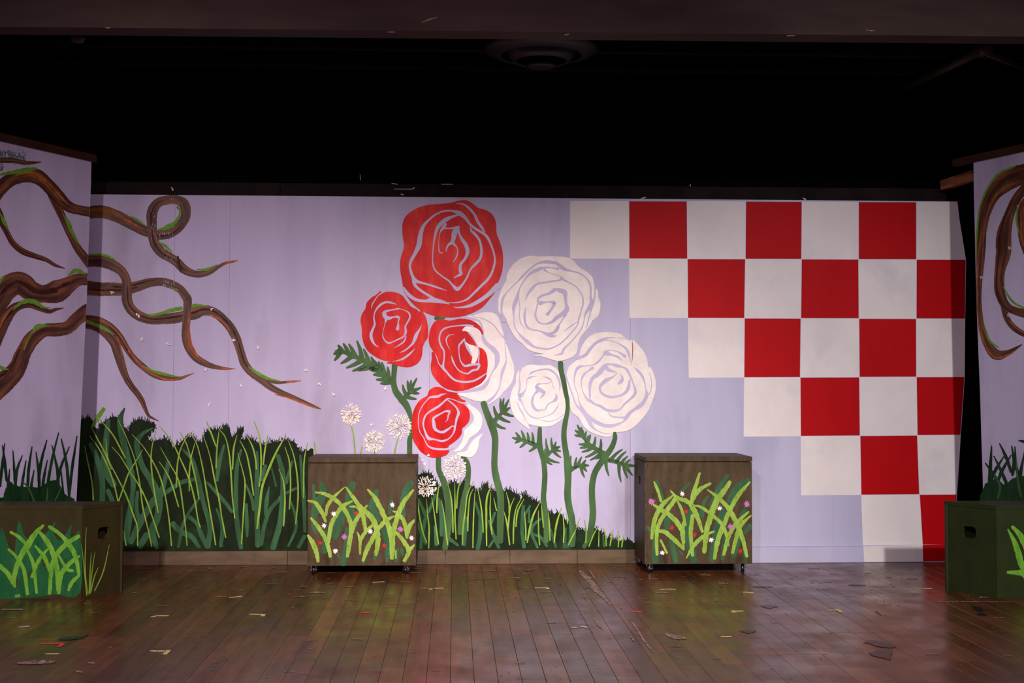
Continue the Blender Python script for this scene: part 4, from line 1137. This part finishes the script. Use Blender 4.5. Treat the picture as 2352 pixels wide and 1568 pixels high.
for k in range(300):
    x = random.uniform(-60, 290)
    y = random.gauss(265, 34)+max(0, (x-120))*0.28
    st.append([(x, y, 5), (x+random.uniform(-8, 8), y+random.uniform(6, 16), 4)])
for k in range(70):
    x = random.uniform(-60, 40)
    y = random.gauss(410, 25)
    st.append([(x, y, 5), (x+random.uniform(-8, 8), y+random.uniform(6, 16), 4)])
many(WP, [W1(s) for s in st], 'grassmid', 'painted_foliage')
X1 = Z(0, 920, 300/980)
wg = poly(WP, X1([(-90, 700), (10, 730), (40, 660), (70, 605), (110, 630), (160, 645), (230, 645), (290, 650), (330, 625), (400, 595), (440, 615), (480, 690), (520, 720), (562, 750), (562, 900), (-90, 900)]), 'wingdark', 'painted_grass', jit=1)
blades(WP, X1, [[(18, 335), (35, 460), (50, 600)], [(35, 320), (15, 500), (0, 640)], [(97, 375), (110, 560), (120, 700)], [(168, 410), (125, 530), (110, 700)], [(72, 515), (60, 640), (50, 760)], [(195, 450), (170, 600), (150, 740)],
                [(240, 345), (215, 520), (205, 700)], [(255, 520), (235, 640), (225, 740)], [(270, 385), (290, 540), (295, 700)], [(352, 295), (310, 450), (290, 600)], [(355, 445), (325, 600), (315, 740)], [(440, 240), (400, 400), (365, 580), (350, 740)],
                [(390, 335), (430, 520), (440, 700)], [(460, 285), (500, 480), (520, 740)], [(520, 345), (450, 520), (410, 740)], [(578, 265), (545, 480), (515, 740)], [(455, 500), (480, 740)]], 'wingdark', 22, parent=wg, jit=0.12)
blades(WP, X1, [[(160, 600), (210, 650), (255, 750)], [(360, 650), (350, 750)], [(460, 650), (415, 745)]], 'stem', 14, parent=wg)
Y1 = Z(2140, 320, 212/616)
Y2 = Z(2140, 840, 212/594)
w_r3 = branch(WQ, Y1([(650, 380, 30), (605, 440, 44), (602, 560, 64), (610, 680, 50), (650, 790, 40), (720, 880, 30)]))
w_r2b = branch(WQ, Y1([(470, 1060, 40), (500, 1190, 40), (560, 1265, 40), (650, 1312, 34), (760, 1330, 30)]))
w_r2 = branch(WQ, Y1([(700, 250, 60), (620, 330, 62), (560, 405, 62), (512, 520, 70), (482, 640, 100), (478, 760, 100), (455, 880, 70), (452, 1000, 70), (485, 1095, 60), (545, 1140, 52), (650, 1165, 60), (760, 1170, 50)]))
w_r1 = branch(WQ, Y1([(820, 240, 120), (700, 225, 130), (600, 235, 135), (500, 275, 140), (412, 355, 110), (362, 465, 82), (337, 600, 62), (328, 740, 62), (322, 880, 46), (316, 1000, 34), (318, 1120, 34), (335, 1260, 42), (375, 1370, 56), (430, 1435, 70), (505, 1425, 40), (600, 1370, 8)]))
for par, lst in ((w_r1, [[(560, 178, 8), (450, 228, 16), (375, 325, 14), (322, 450, 10), (302, 625, 12), (297, 760, 6)], [(350, 1240, 6), (385, 1340, 16), (445, 1388, 6)]]), (w_r3, [[(572, 440, 8), (566, 540, 14), (582, 625, 6)]]),
                 (w_r2, [[(478, 985, 8), (540, 1082, 14), (630, 1128, 10), (720, 1140, 8)]])):
    for s in lst:
        stroke(WQ, Y1(s), 'moss', 'moss_patch', par, 0.15)
for (x, y) in ((517, 725), (330, 922), (512, 1175), (575, 1347)):
    many(WQ, [Y1([(x-5, y-6, 8), (x, y+6, 8)]), Y1([(x+6, y-8, 8), (x+10, y+4, 6)])], 'tapewhite', 'painted_petal_dab')
wg2 = poly(WQ, Y2([(338, 770), (375, 745), (420, 725), (470, 765), (520, 725), (594, 705), (720, 690), (720, 900), (338, 900)]), 'wingdark', 'painted_grass', jit=1)
blades(WQ, Y2, [[(385, 515), (378, 640), (370, 760)], [(437, 500), (480, 590), (510, 680)], [(463, 585), (410, 670), (375, 750)], [(400, 580), (440, 660), (480, 760), (480, 850)], [(510, 575), (450, 680), (420, 760)], [(515, 515), (530, 620), (520, 700)],
                [(535, 520), (545, 650), (575, 760), (575, 850)], [(345, 625), (400, 700), (440, 790), (420, 855)], [(600, 540), (570, 700), (560, 800)], [(560, 480), (600, 490), (640, 520)], [(640, 520), (620, 640), (600, 760)]], 'wingdark', 22, parent=wg2, jit=0.12)
blades(WQ, Y2, [[(400, 700), (440, 775), (425, 850)], [(545, 600), (555, 740), (575, 840)]], 'stem', 14, parent=wg2)


# ================================================================== low scenery boxes at the wings (wedge plan, hand hole in the side)
def wedge_box(label, near_px, far_px, out_px, sgn, mfront, mside):
    nr, fr, ou = on_floor(*near_px), on_floor(*far_px), on_floor(*out_px)
    H = 0.466
    root = tag(empty('scenery_box', (0.5*(nr.x+ou.x), nr.y+0.1, 0)), label, 'box', 'low scenery boxes by the wing flats')
    dv = Vector((fr.x-nr.x, fr.y-nr.y, 0))
    bo = Vector((ou.x, fr.y, 0))                           # hidden back corner
    top = 0.02
    # front panel
    fu = Vector((ou.x-nr.x, ou.y-nr.y, 0))
    fn = Vector((0, 0, 1)).cross(fu)
    if fn.dot(CAM-nr) < 0: fn = -fn
    fn.normalize()
    fl = fu.length
    V, F = slab([[(0, 0), (fl, 0), (fl, H-top), (0, H-top)]], nr, fu.normalized(), (0, 0, 1), fn, 0.018)
    link('front_panel', V, F, mfront, root)
    # side panel with hand hole
    su = dv.normalized()
    sn = Vector((0, 0, 1)).cross(su)
    if sn.dot(CAM-nr) < 0: sn = -sn
    sl = dv.length
    hc, hw, hh = sl*0.52, 0.066, 0.031
    hole = []
    for k in range(20):
        a = 2*math.pi*k/20
        ex = hw*math.copysign(abs(math.cos(a))**0.55, math.cos(a))*0.62
        ez = hh*math.copysign(abs(math.sin(a))**0.55, math.sin(a))
        hole.append((hc+ex, 0.315+ez))
    V, F = slab([[(0, 0), (sl, 0), (sl, H-top), (0, H-top)], hole], nr+fn*0.0, su, (0, 0, 1), sn, 0.018)
    link('side_panel', V, F, mside, root)
    # back and outer panels
    V, F = slab([[(0, 0), ((bo-fr).length, 0), ((bo-fr).length, H-top), (0, H-top)]], fr, (bo-fr).normalized(), (0, 0, 1), Vector((0, 1, 0)), 0.018)
    link('back_panel', V, F, mside, root)
    V, F = slab([[(0, 0), ((bo-ou).length, 0), ((bo-ou).length, H-top), (0, H-top)]], ou, (Vector((bo.x, bo.y, 0))-ou).normalized(), (0, 0, 1), Vector((sgn, 0, 0)), 0.018)
    link('outer_panel', V, F, mside, root)
    loop = [(nr.x-sgn*0.003, nr.y-0.003), (fr.x-sgn*0.003, fr.y), (bo.x, bo.y), (ou.x, ou.y-0.003)]
    V, F = prism(loop, H-top, H)
    link('top_panel', V, F, mfront, root)
    return root, Plane(nr, fn, root), Plane(nr, sn, root)


LB, LBF, LBS = wedge_box('olive brown wedge box with lime grass and side hand hole, below the tree branches', (186, 1376), (282, 1358), (-58, 1374.5), -1, 'boxdark', 'boxdark')
RB, RBF, RBS = wedge_box('dark green wedge box with side hand hole, below the looping branch', (2291, 1373), (2171, 1354), (2440, 1370), 1, 'boxgreendark', 'boxgreendark')
g = poly(LBF, X1([(-320, 1010), (-200, 940), (-60, 1040), (10, 950), (60, 1080), (100, 1180), (120, 1040), (142, 900), (185, 1010), (230, 1040), (300, 1000), (350, 990), (415, 905), (402, 990), (450, 1050), (500, 990), (540, 925), (525, 1020), (560, 1010), (602, 1000), (602, 1440), (400, 1452), (200, 1478), (-320, 1478)]), 'wedgegreen', 'painted_grass', sub=4)
for s in [[(80, 985, 20), (140, 1020, 25), (190, 1070, 25)], [(325, 935, 16), (270, 990, 36), (210, 1080, 50), (150, 1180, 40), (112, 1290, 35), (105, 1380, 25)], [(370, 945, 25), (450, 1000, 30), (520, 1080, 36), (570, 1180, 32), (592, 1300, 22)],
          [(592, 1015, 25), (520, 1060, 36), (440, 1130, 36), (392, 1230, 32), (372, 1445, 26)], [(290, 980, 20), (350, 1050, 36), (400, 1150, 40), (430, 1280, 36), (436, 1420, 30)], [(65, 1115, 20), (120, 1170, 25), (180, 1270, 30), (205, 1450, 25)],
          [(-60, 1190, 30), (0, 1240, 32), (60, 1300, 35), (112, 1392, 25)], [(265, 1090, 15), (330, 1170, 30), (372, 1270, 30)], [(210, 1130, 20), (250, 1230, 25), (275, 1440, 20)], [(595, 1165, 15), (540, 1205, 30), (460, 1300, 36), (440, 1440, 26)],
          [(592, 1312, 20), (540, 1362, 30), (515, 1420, 20)], [(440, 1160, 15), (500, 1260, 25), (545, 1275, 20)], [(355, 1115, 16), (290, 1200, 28), (240, 1320, 22)], [(120, 1465, 22), (145, 1462, 22)], [(-200, 1000, 20), (-120, 1120, 36), (-60, 1300, 36), (-40, 1440, 30)]]:
    stroke(LBF, X1(s), 'wedgelime', 'grass_blade', g, 0.12)
for s in [[(648, 950), (640, 1130), (640, 1300), (660, 1450)], [(612, 1080), (636, 1300), (650, 1460)], [(685, 1140), (675, 1300), (668, 1440)], [(712, 1130), (688, 1300), (672, 1450)], [(737, 1250), (705, 1330), (680, 1440)], [(820, 1080), (775, 1280), (710, 1425)]]:
    stroke(LBS, X1(with_w(s, 9)), 'grasslight', 'grass_blade')
g = stroke(RBF, Y2([(490, 1050, 8), (540, 1150, 35), (570, 1250, 40), (600, 1330, 40), (650, 1450, 40)]), 'wedgelime', 'grass_blade', None, 0.1)
for s in ([(520, 1035, 20), (570, 1090, 36), (610, 1170, 40), (680, 1300, 40), (700, 1440, 36)], [(490, 1328, 18), (540, 1330, 30), (594, 1340, 36), (660, 1420, 40)], [(760, 1020, 20), (700, 1150, 40), (660, 1300, 40)]):
    stroke(RBF, Y2(s), 'wedgelime', 'grass_blade', None, 0.1)


# ================================================================== rolling boxes on casters
def rolling_box(label, lpx, rpx, hpx, slot):
    """lpx, rpx: bottom front corners of the body in the picture; front stands at the casters' floor line"""
    cy = 0.5*(lpx[1]+rpx[1])
    front = on_floor(0.5*(lpx[0]+rpx[0]), hpx).y+0.02
    a, b = at_y(lpx[0], cy, front), at_y(rpx[0], cy, front)
    z0 = 0.5*(a.z+b.z)
    c = (a+b)/2
    W = b.x-a.x
    H = at_y(lpx[0], lpx[2], front).z-z0
    dep = D-BT-0.012-front-0.02
    root = tag(empty('rolling_box', (c.x, front, 0)), label, 'box', 'square rolling boxes in front of the backdrop')
    w2 = W/2
    lid = 0.028
    add_bbox('front_panel', (-w2, w2, 0.0, 0.018, z0, z0+H-lid-0.003), 'boxbrown', root, 0.002)
    for s in (-1, 1):
        xx = (-w2, -w2+0.018) if s < 0 else (w2-0.018, w2)
        if s < 0 and slot:
            hole = []
            for k in range(20):
                an = 2*math.pi*k/20
                hole.append((dep*0.52+0.05*math.copysign(abs(math.cos(an))**0.5, math.cos(an)), z0+H*0.76+0.022*math.copysign(abs(math.sin(an))**0.5, math.sin(an))))
            V, F = slab([[(0.0185, z0), (dep, z0), (dep, z0+H-lid-0.003), (0.0185, z0+H-lid-0.003)], hole], (-w2, 0, 0), (0, 1, 0), (0, 0, 1), (-1, 0, 0), 0.018)
            link('side_panel', V, F, 'boxbrown', root, local=True)
        else:
            add_bbox('side_panel', (*xx, 0.0185, dep, z0, z0+H-lid-0.003), 'boxbrown', root, 0.002)
    add_bbox('back_panel', (-w2+0.0185, w2-0.0185, dep-0.018, dep, z0, z0+H-lid-0.003), 'boxbrown', root, 0.002)
    add_bbox('bottom_panel', (-w2+0.0185, w2-0.0185, 0.0185, dep-0.0185, z0+0.001, z0+0.018), 'boxbrown', root, 0.002)
    add_bbox('lid', (-w2-0.002, w2+0.002, -0.003, dep, z0+H-lid, z0+H), 'boxbrown', root, 0.003)
    if slot:
        add_bbox('edge_strip', (-w2-0.001, -w2+0.012, -0.0025, 0.0, z0, z0+H-lid-0.003), 'boxedge', root, 0.0008)
    else:
        add_bbox('edge_strip', (w2-0.008, w2+0.001, -0.0025, 0.0, z0, z0+H-lid-0.003), 'boxedge', root, 0.0008)
    # four casters: plate, fork with axle bolt, twin-lipped wheel
    wr = (z0-0.005)/2
    for i, (cx, cyy) in enumerate(((-w2+0.03, 0.05), (w2-0.045, 0.05), (-w2+0.03, dep-0.06), (w2-0.045, dep-0.06))):
        an = (0.25, 1.0, -0.6, 0.4)[i] if not slot else (-0.9, -0.3, 0.5, -0.2)[i]
        cp = empty('caster', (cx, cyy, 0), an)
        cp.parent = root
        V, F = bbox(-0.028, 0.028, -0.026, 0.026, z0-0.004, z0, 0.001)
        link('plate', V, F, 'steel', cp, local=True)
        off = 0.012
        V, F = bbox(-0.013, -0.0105, -0.006, 0.012+off, wr-0.006, z0-0.004, 0.0008)
        V2, F2 = bbox(0.0105, 0.013, -0.006, 0.012+off, wr-0.006, z0-0.004, 0.0008)
        V3, F3 = bbox(-0.013, 0.013, -0.012, 0.022+off, z0-0.0046, z0-0.004, 0.0002)
        k, k2 = len(V), len(V)+len(V2)
        link('fork', V+V2+V3, F+[tuple(j+k for j in f) for f in F2]+[tuple(j+k2 for j in f) for f in F3], 'steel', cp, local=True)
        hw = 0.0095
        prof = [(0.003, -hw), (wr*0.55, -hw), (wr*0.62, -hw*0.75), (wr*0.8, -hw*0.95), (wr*0.96, -hw*0.75), (wr, -hw*0.3), (wr, hw*0.3), (wr*0.96, hw*0.75), (wr*0.8, hw*0.95), (wr*0.62, hw*0.75), (wr*0.55, hw), (0.003, hw)]
        V, F = lathe(prof, (0, off, wr), 24, 'x')
        link('wheel', V, F, 'rubber', cp, smooth=True, local=True)
        V, F = tube([(-0.0185, off, wr), (0.0185, off, wr)], 0.004, 8)
        link('axle', V, F, 'steel', cp, local=True)
    return root, Plane((c.x, front, 0), (0, -1, 0), root, 0.0005)


RL, RLP = rolling_box('square brown rolling box left of the rose stems, with lime grass and tiny flowers', (706, 1299, 1051), (955, 1299, 1051), 1322, False)
RR, RRP = rolling_box('square brown rolling box under the checkered panels, with hand slot and painted grass', (1481, 1295, 1048.5), (1728, 1295, 1048.5), 1319, True)
Q1 = Z(690, 1020, 290/1421)
Q2 = Z(1450, 1020, 300/1470)
for T, pl, dark, light, fl in (
    (Q1, RLP,
     [[(240, 440, 50), (252, 560, 90), (175, 720, 90), (150, 900, 60), (180, 1000, 30)], [(590, 440, 66), (545, 620, 90), (600, 900, 80)], [(480, 760, 90), (420, 900, 120), (390, 1050, 60)], [(1250, 432, 58), (1185, 530, 80), (1150, 700, 60), (1170, 800, 40)], [(860, 520, 50), (815, 700, 90), (880, 860, 50)],
      [(540, 960, 76), (515, 1180, 70), (480, 1345, 60)], [(290, 1000, 90), (270, 1210, 60)], [(940, 960, 56), (985, 1130, 72), (972, 1310, 36)], [(1080, 1190, 60), (1080, 1310, 40)], [(850, 1240, 44), (830, 1295, 34)], [(720, 1290, 36), (708, 1340, 30)], [(150, 460, 36), (155, 620, 40)], [(1020, 640, 50), (1000, 780, 40)], [(1140, 1180, 40), (1150, 1250, 24)], [(420, 1240, 30), (445, 1290, 20)], [(340, 1270, 20), (345, 1295, 16)]],
     [[(85, 635, 20), (170, 660, 40), (240, 760, 50), (285, 870, 25)], [(500, 480, 8), (400, 570, 30), (312, 680, 40), (285, 800, 30)], [(170, 540, 20), (280, 560, 40), (400, 630, 46), (500, 740, 46), (562, 880, 50), (570, 1000, 50), (550, 1120, 50), (530, 1260, 35)],
      [(580, 640, 20), (470, 700, 46), (400, 800, 46), (342, 920, 50), (315, 1100, 40)], [(750, 690, 20), (690, 760, 40), (612, 880, 50), (580, 990, 40)], [(560, 700, 20), (640, 710, 30), (702, 800, 50), (730, 960, 40)], [(515, 485, 20), (590, 590, 40), (680, 712, 52), (790, 812, 60), (852, 930, 60), (872, 1080, 56), (850, 1240, 40)],
      [(120, 830, 25), (200, 930, 46), (280, 1060, 46), (320, 1180, 46), (335, 1260, 35)], [(85, 1025, 25), (140, 1110, 56), (180, 1220, 50), (200, 1315, 35)], [(1050, 810, 20), (960, 860, 46), (870, 960, 46), (802, 1080, 50), (742, 1200, 50), (705, 1310, 30)], [(760, 510, 25), (850, 620, 50), (920, 760, 56), (990, 920, 60), (1030, 1080, 65), (1030, 1280, 45)],
      [(1270, 515, 25), (1170, 640, 50), (1112, 760, 56), (1062, 920, 56), (1035, 1100, 50)], [(1040, 750, 12), (1110, 790, 40), (1170, 880, 46), (1200, 1050, 30)], [(1290, 845, 20), (1230, 920, 46), (1200, 1030, 35)], [(1080, 990, 30), (1160, 1090, 50), (1220, 1200, 50), (1170, 1310, 40)], [(1290, 1125, 20), (1230, 1185, 40)],
      [(640, 990, 14), (670, 1070, 34), (672, 1230, 24)], [(820, 900, 30), (722, 1000, 40), (680, 1080, 36)], [(1070, 1200, 24), (1075, 1280, 20)]],
     [('dabwhite', 32, [(375, 780), (265, 915), (395, 1200), (790, 980), (1035, 680), (1250, 1055)]), ('pink', 40, [(495, 1040), (1125, 955)]), ('dabred', 27, [(630, 775), (220, 1110), (940, 1140)])]),
    (Q2, RRP,
     [[(285, 425, 40), (325, 540, 50), (350, 630, 40)], [(655, 440, 30), (560, 535, 40)], [(1085, 350, 38), (985, 500, 62), (905, 680, 50)], [(1325, 400, 46), (1185, 500, 84), (1100, 640, 60)], [(860, 590, 22), (812, 670, 40), (785, 810, 60)], [(660, 760, 80), (640, 980, 100), (700, 1310, 80)], [(1040, 740, 70), (962, 960, 80), (900, 1290, 66)],
      [(275, 1050, 56), (268, 1310, 80)], [(450, 1080, 56), (500, 1310, 60)], [(1335, 920, 60), (1280, 1000, 46)], [(1062, 1050, 60), (1022, 1290, 36)], [(1212, 1060, 60), (1150, 1250, 56)], [(1272, 1180, 40), (1292, 1330, 24)], [(410, 850, 76), (400, 960, 60)], [(1280, 740, 46), (1230, 800, 40)], [(180, 930, 30), (210, 965, 40)], [(545, 1200, 30), (575, 1240, 24)]],
     [[(255, 420, 15), (290, 500, 35), (335, 640, 30)], [(250, 680, 25), (340, 740, 46), (440, 802, 50), (560, 940, 56), (582, 1060, 46), (590, 1155, 25)], [(465, 580, 20), (370, 660, 46), (292, 780, 50), (252, 900, 50), (230, 1060, 30)], [(505, 600, 50), (420, 720, 50), (330, 860, 46), (286, 1000, 46), (290, 1240, 35)],
      [(440, 520, 12), (520, 600, 40), (640, 650, 50), (722, 770, 56), (802, 985, 30)], [(520, 640, 25), (572, 750, 35), (612, 910, 24)], [(770, 325, 25), (732, 450, 40), (692, 560, 40), (680, 650, 35)], [(890, 440, 25), (770, 510, 50), (702, 590, 56), (670, 680, 30)], [(690, 682, 12), (790, 710, 30), (900, 790, 40), (1012, 890, 36), (1072, 1020, 40), (1095, 1140, 20)],
      [(1110, 425, 40), (1040, 530, 60), (970, 620, 66), (902, 780, 66), (852, 960, 60), (820, 1210, 45)], [(1335, 425, 20), (1230, 540, 46), (1150, 660, 50), (1090, 790, 50), (1022, 950, 56), (970, 1100, 56), (936, 1285, 35)], [(855, 510, 12), (940, 570, 35), (1042, 660, 46), (1132, 780, 50), (1212, 950, 56), (1260, 1090, 46), (1300, 1260, 35)],
      [(1320, 760, 20), (1210, 860, 46), (1132, 960, 46), (1082, 1080, 46), (1040, 1240, 35)], [(1345, 803, 20), (1240, 900, 46), (1190, 1020, 46), (1140, 1220, 35)], [(270, 970, 25), (380, 990, 50), (490, 1080, 50), (590, 1180, 30)], [(590, 870, 30), (575, 1000, 40)], [(330, 1080, 25), (400, 1220, 25)], [(690, 800, 40), (670, 1000, 46), (690, 1250, 35)], [(930, 980, 20), (820, 1030, 46), (702, 1140, 46), (620, 1280, 12)]],
     [('pink', 42, [(230, 645), (1300, 675), (1118, 930)]), ('dabwhite', 31, [(575, 560), (995, 720), (900, 1075), (350, 1220)]), ('dabred', 29, [(615, 755), (455, 938), (712, 1018), (1227, 1200)])])):
    for s in dark:
        stroke(pl, T(s), 'boxgreen', 'painted_leaf', None, 0.1)
    for s in light:
        stroke(pl, T(s), 'lime', 'grass_blade', None, 0.14, sub=8)
    for m, r, pts in fl:
        for (x, y) in pts:
            x, y = T([(x, y)])[0]
            splat(pl, x, y, r*T.k, m, 'painted_flower', None, 7 if m == 'dabwhite' else 9)

# ================================================================== ceiling fittings
vc = at_y(1243, 118, 7.05)
VZ = 2.87
root = tag(empty('ceiling_vent', (vc.x, vc.y, VZ)), 'round black ceiling vent just behind the header beam', 'vent')
R = 0.315
for nm, prof in (('rim', [(R-0.01, 0.078), (R, 0.06), (R, 0.045), (R-0.03, 0.03), (R-0.09, 0.01), (R-0.10, 0.018), (R-0.03, 0.045), (R-0.03, 0.08)]),
                 ('inner_cone', [(R-0.12, 0.05), (R-0.13, 0.01), (R-0.17, -0.02), (R-0.18, -0.012), (R-0.14, 0.03)]),
                 ('core', [(0.01, 0.06), (0.045, 0.05), (0.05, -0.02), (0.08, -0.035), (0.085, -0.045), (0.06, -0.05), (0.005, -0.05)])):
    V, F = lathe(prof, (0, 0, 0), 44)
    link(nm, V, F, 'ventmetal', root, smooth=True, local=True)
V, F = lathe([(0.06, 0.08), (0.06, 0.03), (0.002, 0.03)], (0, 0, 0), 24)
link('duct', V, F, 'deepblack', root, local=True)
# sprinkler / conduit pipe at the upper right
a, b = at_y(2075, 202, 7.75), at_y(2262, 112, 6.75)
V, F = tube([a, (a+b)/2, b], 0.026, 12)
pr = tag(empty('ceiling_pipe', tuple((a+b)/2)), 'dark brown pipe slanting under the ceiling on the checkered side', 'pipe')
link('pipe_run', V, F, 'pipe', pr, smooth=True)
c2 = at_y(2420, 190, 7.3)
V, F = tube([b+Vector((0.0, 0.02, -0.01)), (b+c2)/2, c2], 0.018, 12)
link('pipe_branch', V, F, 'pipe', pr, smooth=True)
dd = (b-a).normalized()
V, F = tube([b-dd*0.05, b+dd*0.05], 0.036, 14)
link('elbow', V, F, 'pipe', pr, smooth=True)
# lamp stub glimpsed at the upper left
lc = at_y(178, 92, 6.62)
V, F = lathe([(0.002, -0.012), (0.03, -0.01), (0.042, 0.01), (0.03, 0.03), (0.012, 0.04), (0.012, 2.95-lc.z)], lc, 20)
tag(link('ceiling_hook', V, F, 'pipe', smooth=True), 'small brown fitting hanging from ceiling above the tree branch flat', 'fitting')

# ================================================================== floor marks
FP = Plane((0, 0, 0), (0, 0, 1), floor, 0.0008)
F4 = Z(0, 1250, 800/2352)
F5 = Z(780, 1250, 800/2352)
F6 = Z(1560, 1250, 792/2352)


def tape(T, segs, m, label, grp='spike tape marks on the stage floor'):
    V, F = [], []
    c = None
    for s in segs:
        pts = T(s)
        off = FP.nxt()
        P = [FP.pt(p[0], p[1], off) for p in pts]
        for a, b in zip(P[:-1], P[1:]):
            d = (b-a).normalized()
            n = Vector((-d.y, d.x, 0))*0.0095
            k = len(V)
            V += [a-n, b-n, b+n, a+n]
            V += [v+Vector((0, 0, 0.0006)) for v in V[k:k+4]]
            F += [tuple(j+k for j in f) for f in CUBEF]
    c = sum(V, Vector())/len(V)
    me = bpy.data.meshes.new('tape_mark')
    me.from_pydata([tuple(v-Vector((c.x, c.y, 0))) for v in V], [], F)
    me.materials.append(M[m])
    o = bpy.data.objects.new('tape_mark', me)
    o.location = (c.x, c.y, 0)
    COL.objects.link(o)
    tag(o, label, 'tape', grp)


tape(F4, [[(1062, 480), (1140, 480)], [(1062, 480), (1028, 490)]], 'tapeyellow', 'yellow tape corner on the floor, right of the olive wedge box')
tape(F4, [[(1685, 470), (1783, 472)], [(1783, 472), (1772, 484)]], 'tapeyellow', 'yellow tape corner between olive wedge box and left rolling box, nearer the rolling box')
tape(F4, [[(1545, 357), (1590, 354), (1632, 349)]], 'tapeyellow', 'crumpled pale tape strip nearest the backdrop grass left of the rolling box')
tape(F4, [[(1020, 716), (1060, 720), (1112, 718)], [(1142, 712), (1112, 742)]], 'tapeyellow', 'bright yellow hooked tape mark lowest on the left floor')
tape(F4, [[(308, 738), (400, 738)]], 'tapeyellow', 'short straight yellow tape strip just below the red tape arrow')
tape(F4, [[(278, 667), (430, 667)], [(430, 667), (398, 690)]], 'tapered', 'red tape arrow on the floor in front of the olive wedge box')
tape(F4, [[(125, 558), (198, 550)]], 'tapewhite', 'whitish tape scrap on the greenish floor below the olive wedge box')
tape(F5, [[(610, 297), (702, 294)], [(610, 297), (616, 303)]], 'tapeyellow', 'thin yellow tape strip right of left rolling box, below the baseboard')
tape(F5, [[(1318, 291), (1398, 293)], [(1398, 290), (1406, 299)]], 'tapeyellow', 'thin yellow tape corner midway between the two rolling boxes')
tape(F5, [[(222, 256), (302, 251)]], 'tapeyellow', 'faint yellow tape strip directly in front of the left rolling box')
tape(F5, [[(150, 463), (206, 457)]], 'tapered', 'small red tape scrap in front of the left rolling box')
tape(F5, [[(1968, 450), (2040, 454)]], 'tapered', 'thin red tape strip left of and below the right rolling box')
tape(F5, [[(2163, 306), (2200, 301), (2270, 302)]], 'tapeyellow', 'long yellow tape strip directly in front of the right rolling box')
tape(F5, [[(1565, 558), (1605, 560)]], 'tapewhite', 'duller left one of two pale tape scraps by the mid-stage floor seam')
tape(F5, [[(1632, 550), (1672, 560)]], 'tapewhite', 'brighter right one of two pale tape scraps by the mid-stage floor seam')
tape(F6, [[(438, 325), (505, 328)], [(505, 328), (488, 334)]], 'tapeyellow', 'pale yellow tape corner beside the right rolling box, under its right wheel')
tape(F6, [[(358, 457), (436, 453)], [(370, 450), (372, 464)]], 'tapeyellow', 'yellow tape mark below right rolling box, halfway to the floor seam')
tape(F6, [[(1005, 449), (1080, 447)], [(1076, 440), (1104, 461)]], 'tapeyellow', 'yellow forked tape mark on the reflecting floor below the white checks')
tape(F6, [[(1655, 303), (1720, 299)]], 'tapeyellow', 'yellow tape strip closest to the dark green wedge box')
tape(F6, [[(283, 628), (356, 628)]], 'tapeyellow', 'faint straight yellow tape strip just below the floor seam')
# worn paint streaks and dark blots on the boards
for T, pts in ((F5, [(1625, 185, 24), (1680, 235, 34), (1730, 300, 40), (1780, 350, 26), (1830, 405, 12)]), (F5, [(1690, 175, 8), (1720, 225, 12)]), (F5, [(1880, 400, 14), (1905, 435, 10)]),
               (F5, [(1955, 500, 6), (2000, 555, 14), (2050, 640, 12), (2115, 722, 8)]), (F5, [(1725, 505, 12), (1745, 540, 16), (1775, 568, 6)]), (F5, [(2205, 605, 14), (2270, 625, 26), (2340, 632, 12)]), (F5, [(1965, 620, 8), (1985, 648, 8)]),
               (F4, [(120, 800, 10), (260, 795, 26), (370, 790, 12)]), (F4, [(15, 438, 8), (155, 438, 8)]), (F4, [(595, 799, 10), (635, 799, 10)]), (F4, [(2090, 326, 5), (2150, 322, 9), (2195, 328, 5)]), (F6, [(1765, 392, 4), (2000, 390, 5), (2255, 392, 4)]), (F6, [(2050, 359, 10), (2108, 360, 6)]),
               (F4, [(520, 856, 14), (548, 862, 18)]), (F4, [(1405, 157, 10), (1432, 160, 12)]), (F6, [(270, 262, 6), (330, 266, 8)]), (F6, [(145, 206, 6), (210, 208, 8)])):
    stroke(FP, T(pts), 'scuff', 'paint_scuff', floor, 0.3, sub=10)
for T, pts in ((F6, [(1258, 668), (1300, 652), (1370, 660), (1430, 678), (1475, 690), (1455, 702), (1400, 700), (1340, 690), (1290, 672)]),
               (F6, [(1290, 735), (1330, 732), (1345, 715), (1380, 722), (1430, 710), (1460, 735), (1440, 760), (1445, 785), (1400, 775), (1340, 762), (1310, 752)]),
               (F6, [(555, 418), (600, 412), (650, 415), (680, 422), (640, 428), (625, 436), (590, 430)]), (F6, [(495, 284), (570, 280), (642, 287), (570, 291)]),
               (F6, [(1150, 272), (1220, 270), (1278, 277), (1200, 281)]), (F6, [(1335, 455), (1352, 452), (1380, 478), (1365, 474)]), (F6, [(2000, 420), (2060, 430), (2075, 450), (2040, 455), (2010, 440)]), (F6, [(2030, 470), (2090, 468), (2095, 482), (2050, 484)]),
               (F4, [(390, 640), (450, 622), (550, 620), (600, 606), (560, 632), (470, 642)]), (F6, [(410, 588), (515, 584), (512, 594), (470, 606), (440, 596)])):
    poly(FP, T(pts), 'stain', 'dark_stain', floor)

st = []
for k in range(420):
    y = 1300+abs(random.gauss(0, 55)) if random.random() < 0.6 else random.uniform(1300, 1560)
    x = random.uniform(290, 2340) if y < 1380 else random.uniform(0, 2352)
    ll = random.uniform(1, 3) if random.random() < 0.75 else random.uniform(5, 16)
    wd = random.uniform(0.5, 1.3)
    st.append([(x-ll, y+random.uniform(-0.4, 0.4), wd), (x+ll, y+random.uniform(-0.4, 0.4), wd)])
fk = many(FP, st, 'scuff', 'paint_fleck', floor, 0.2, 1)
fk['kind'] = 'stuff'
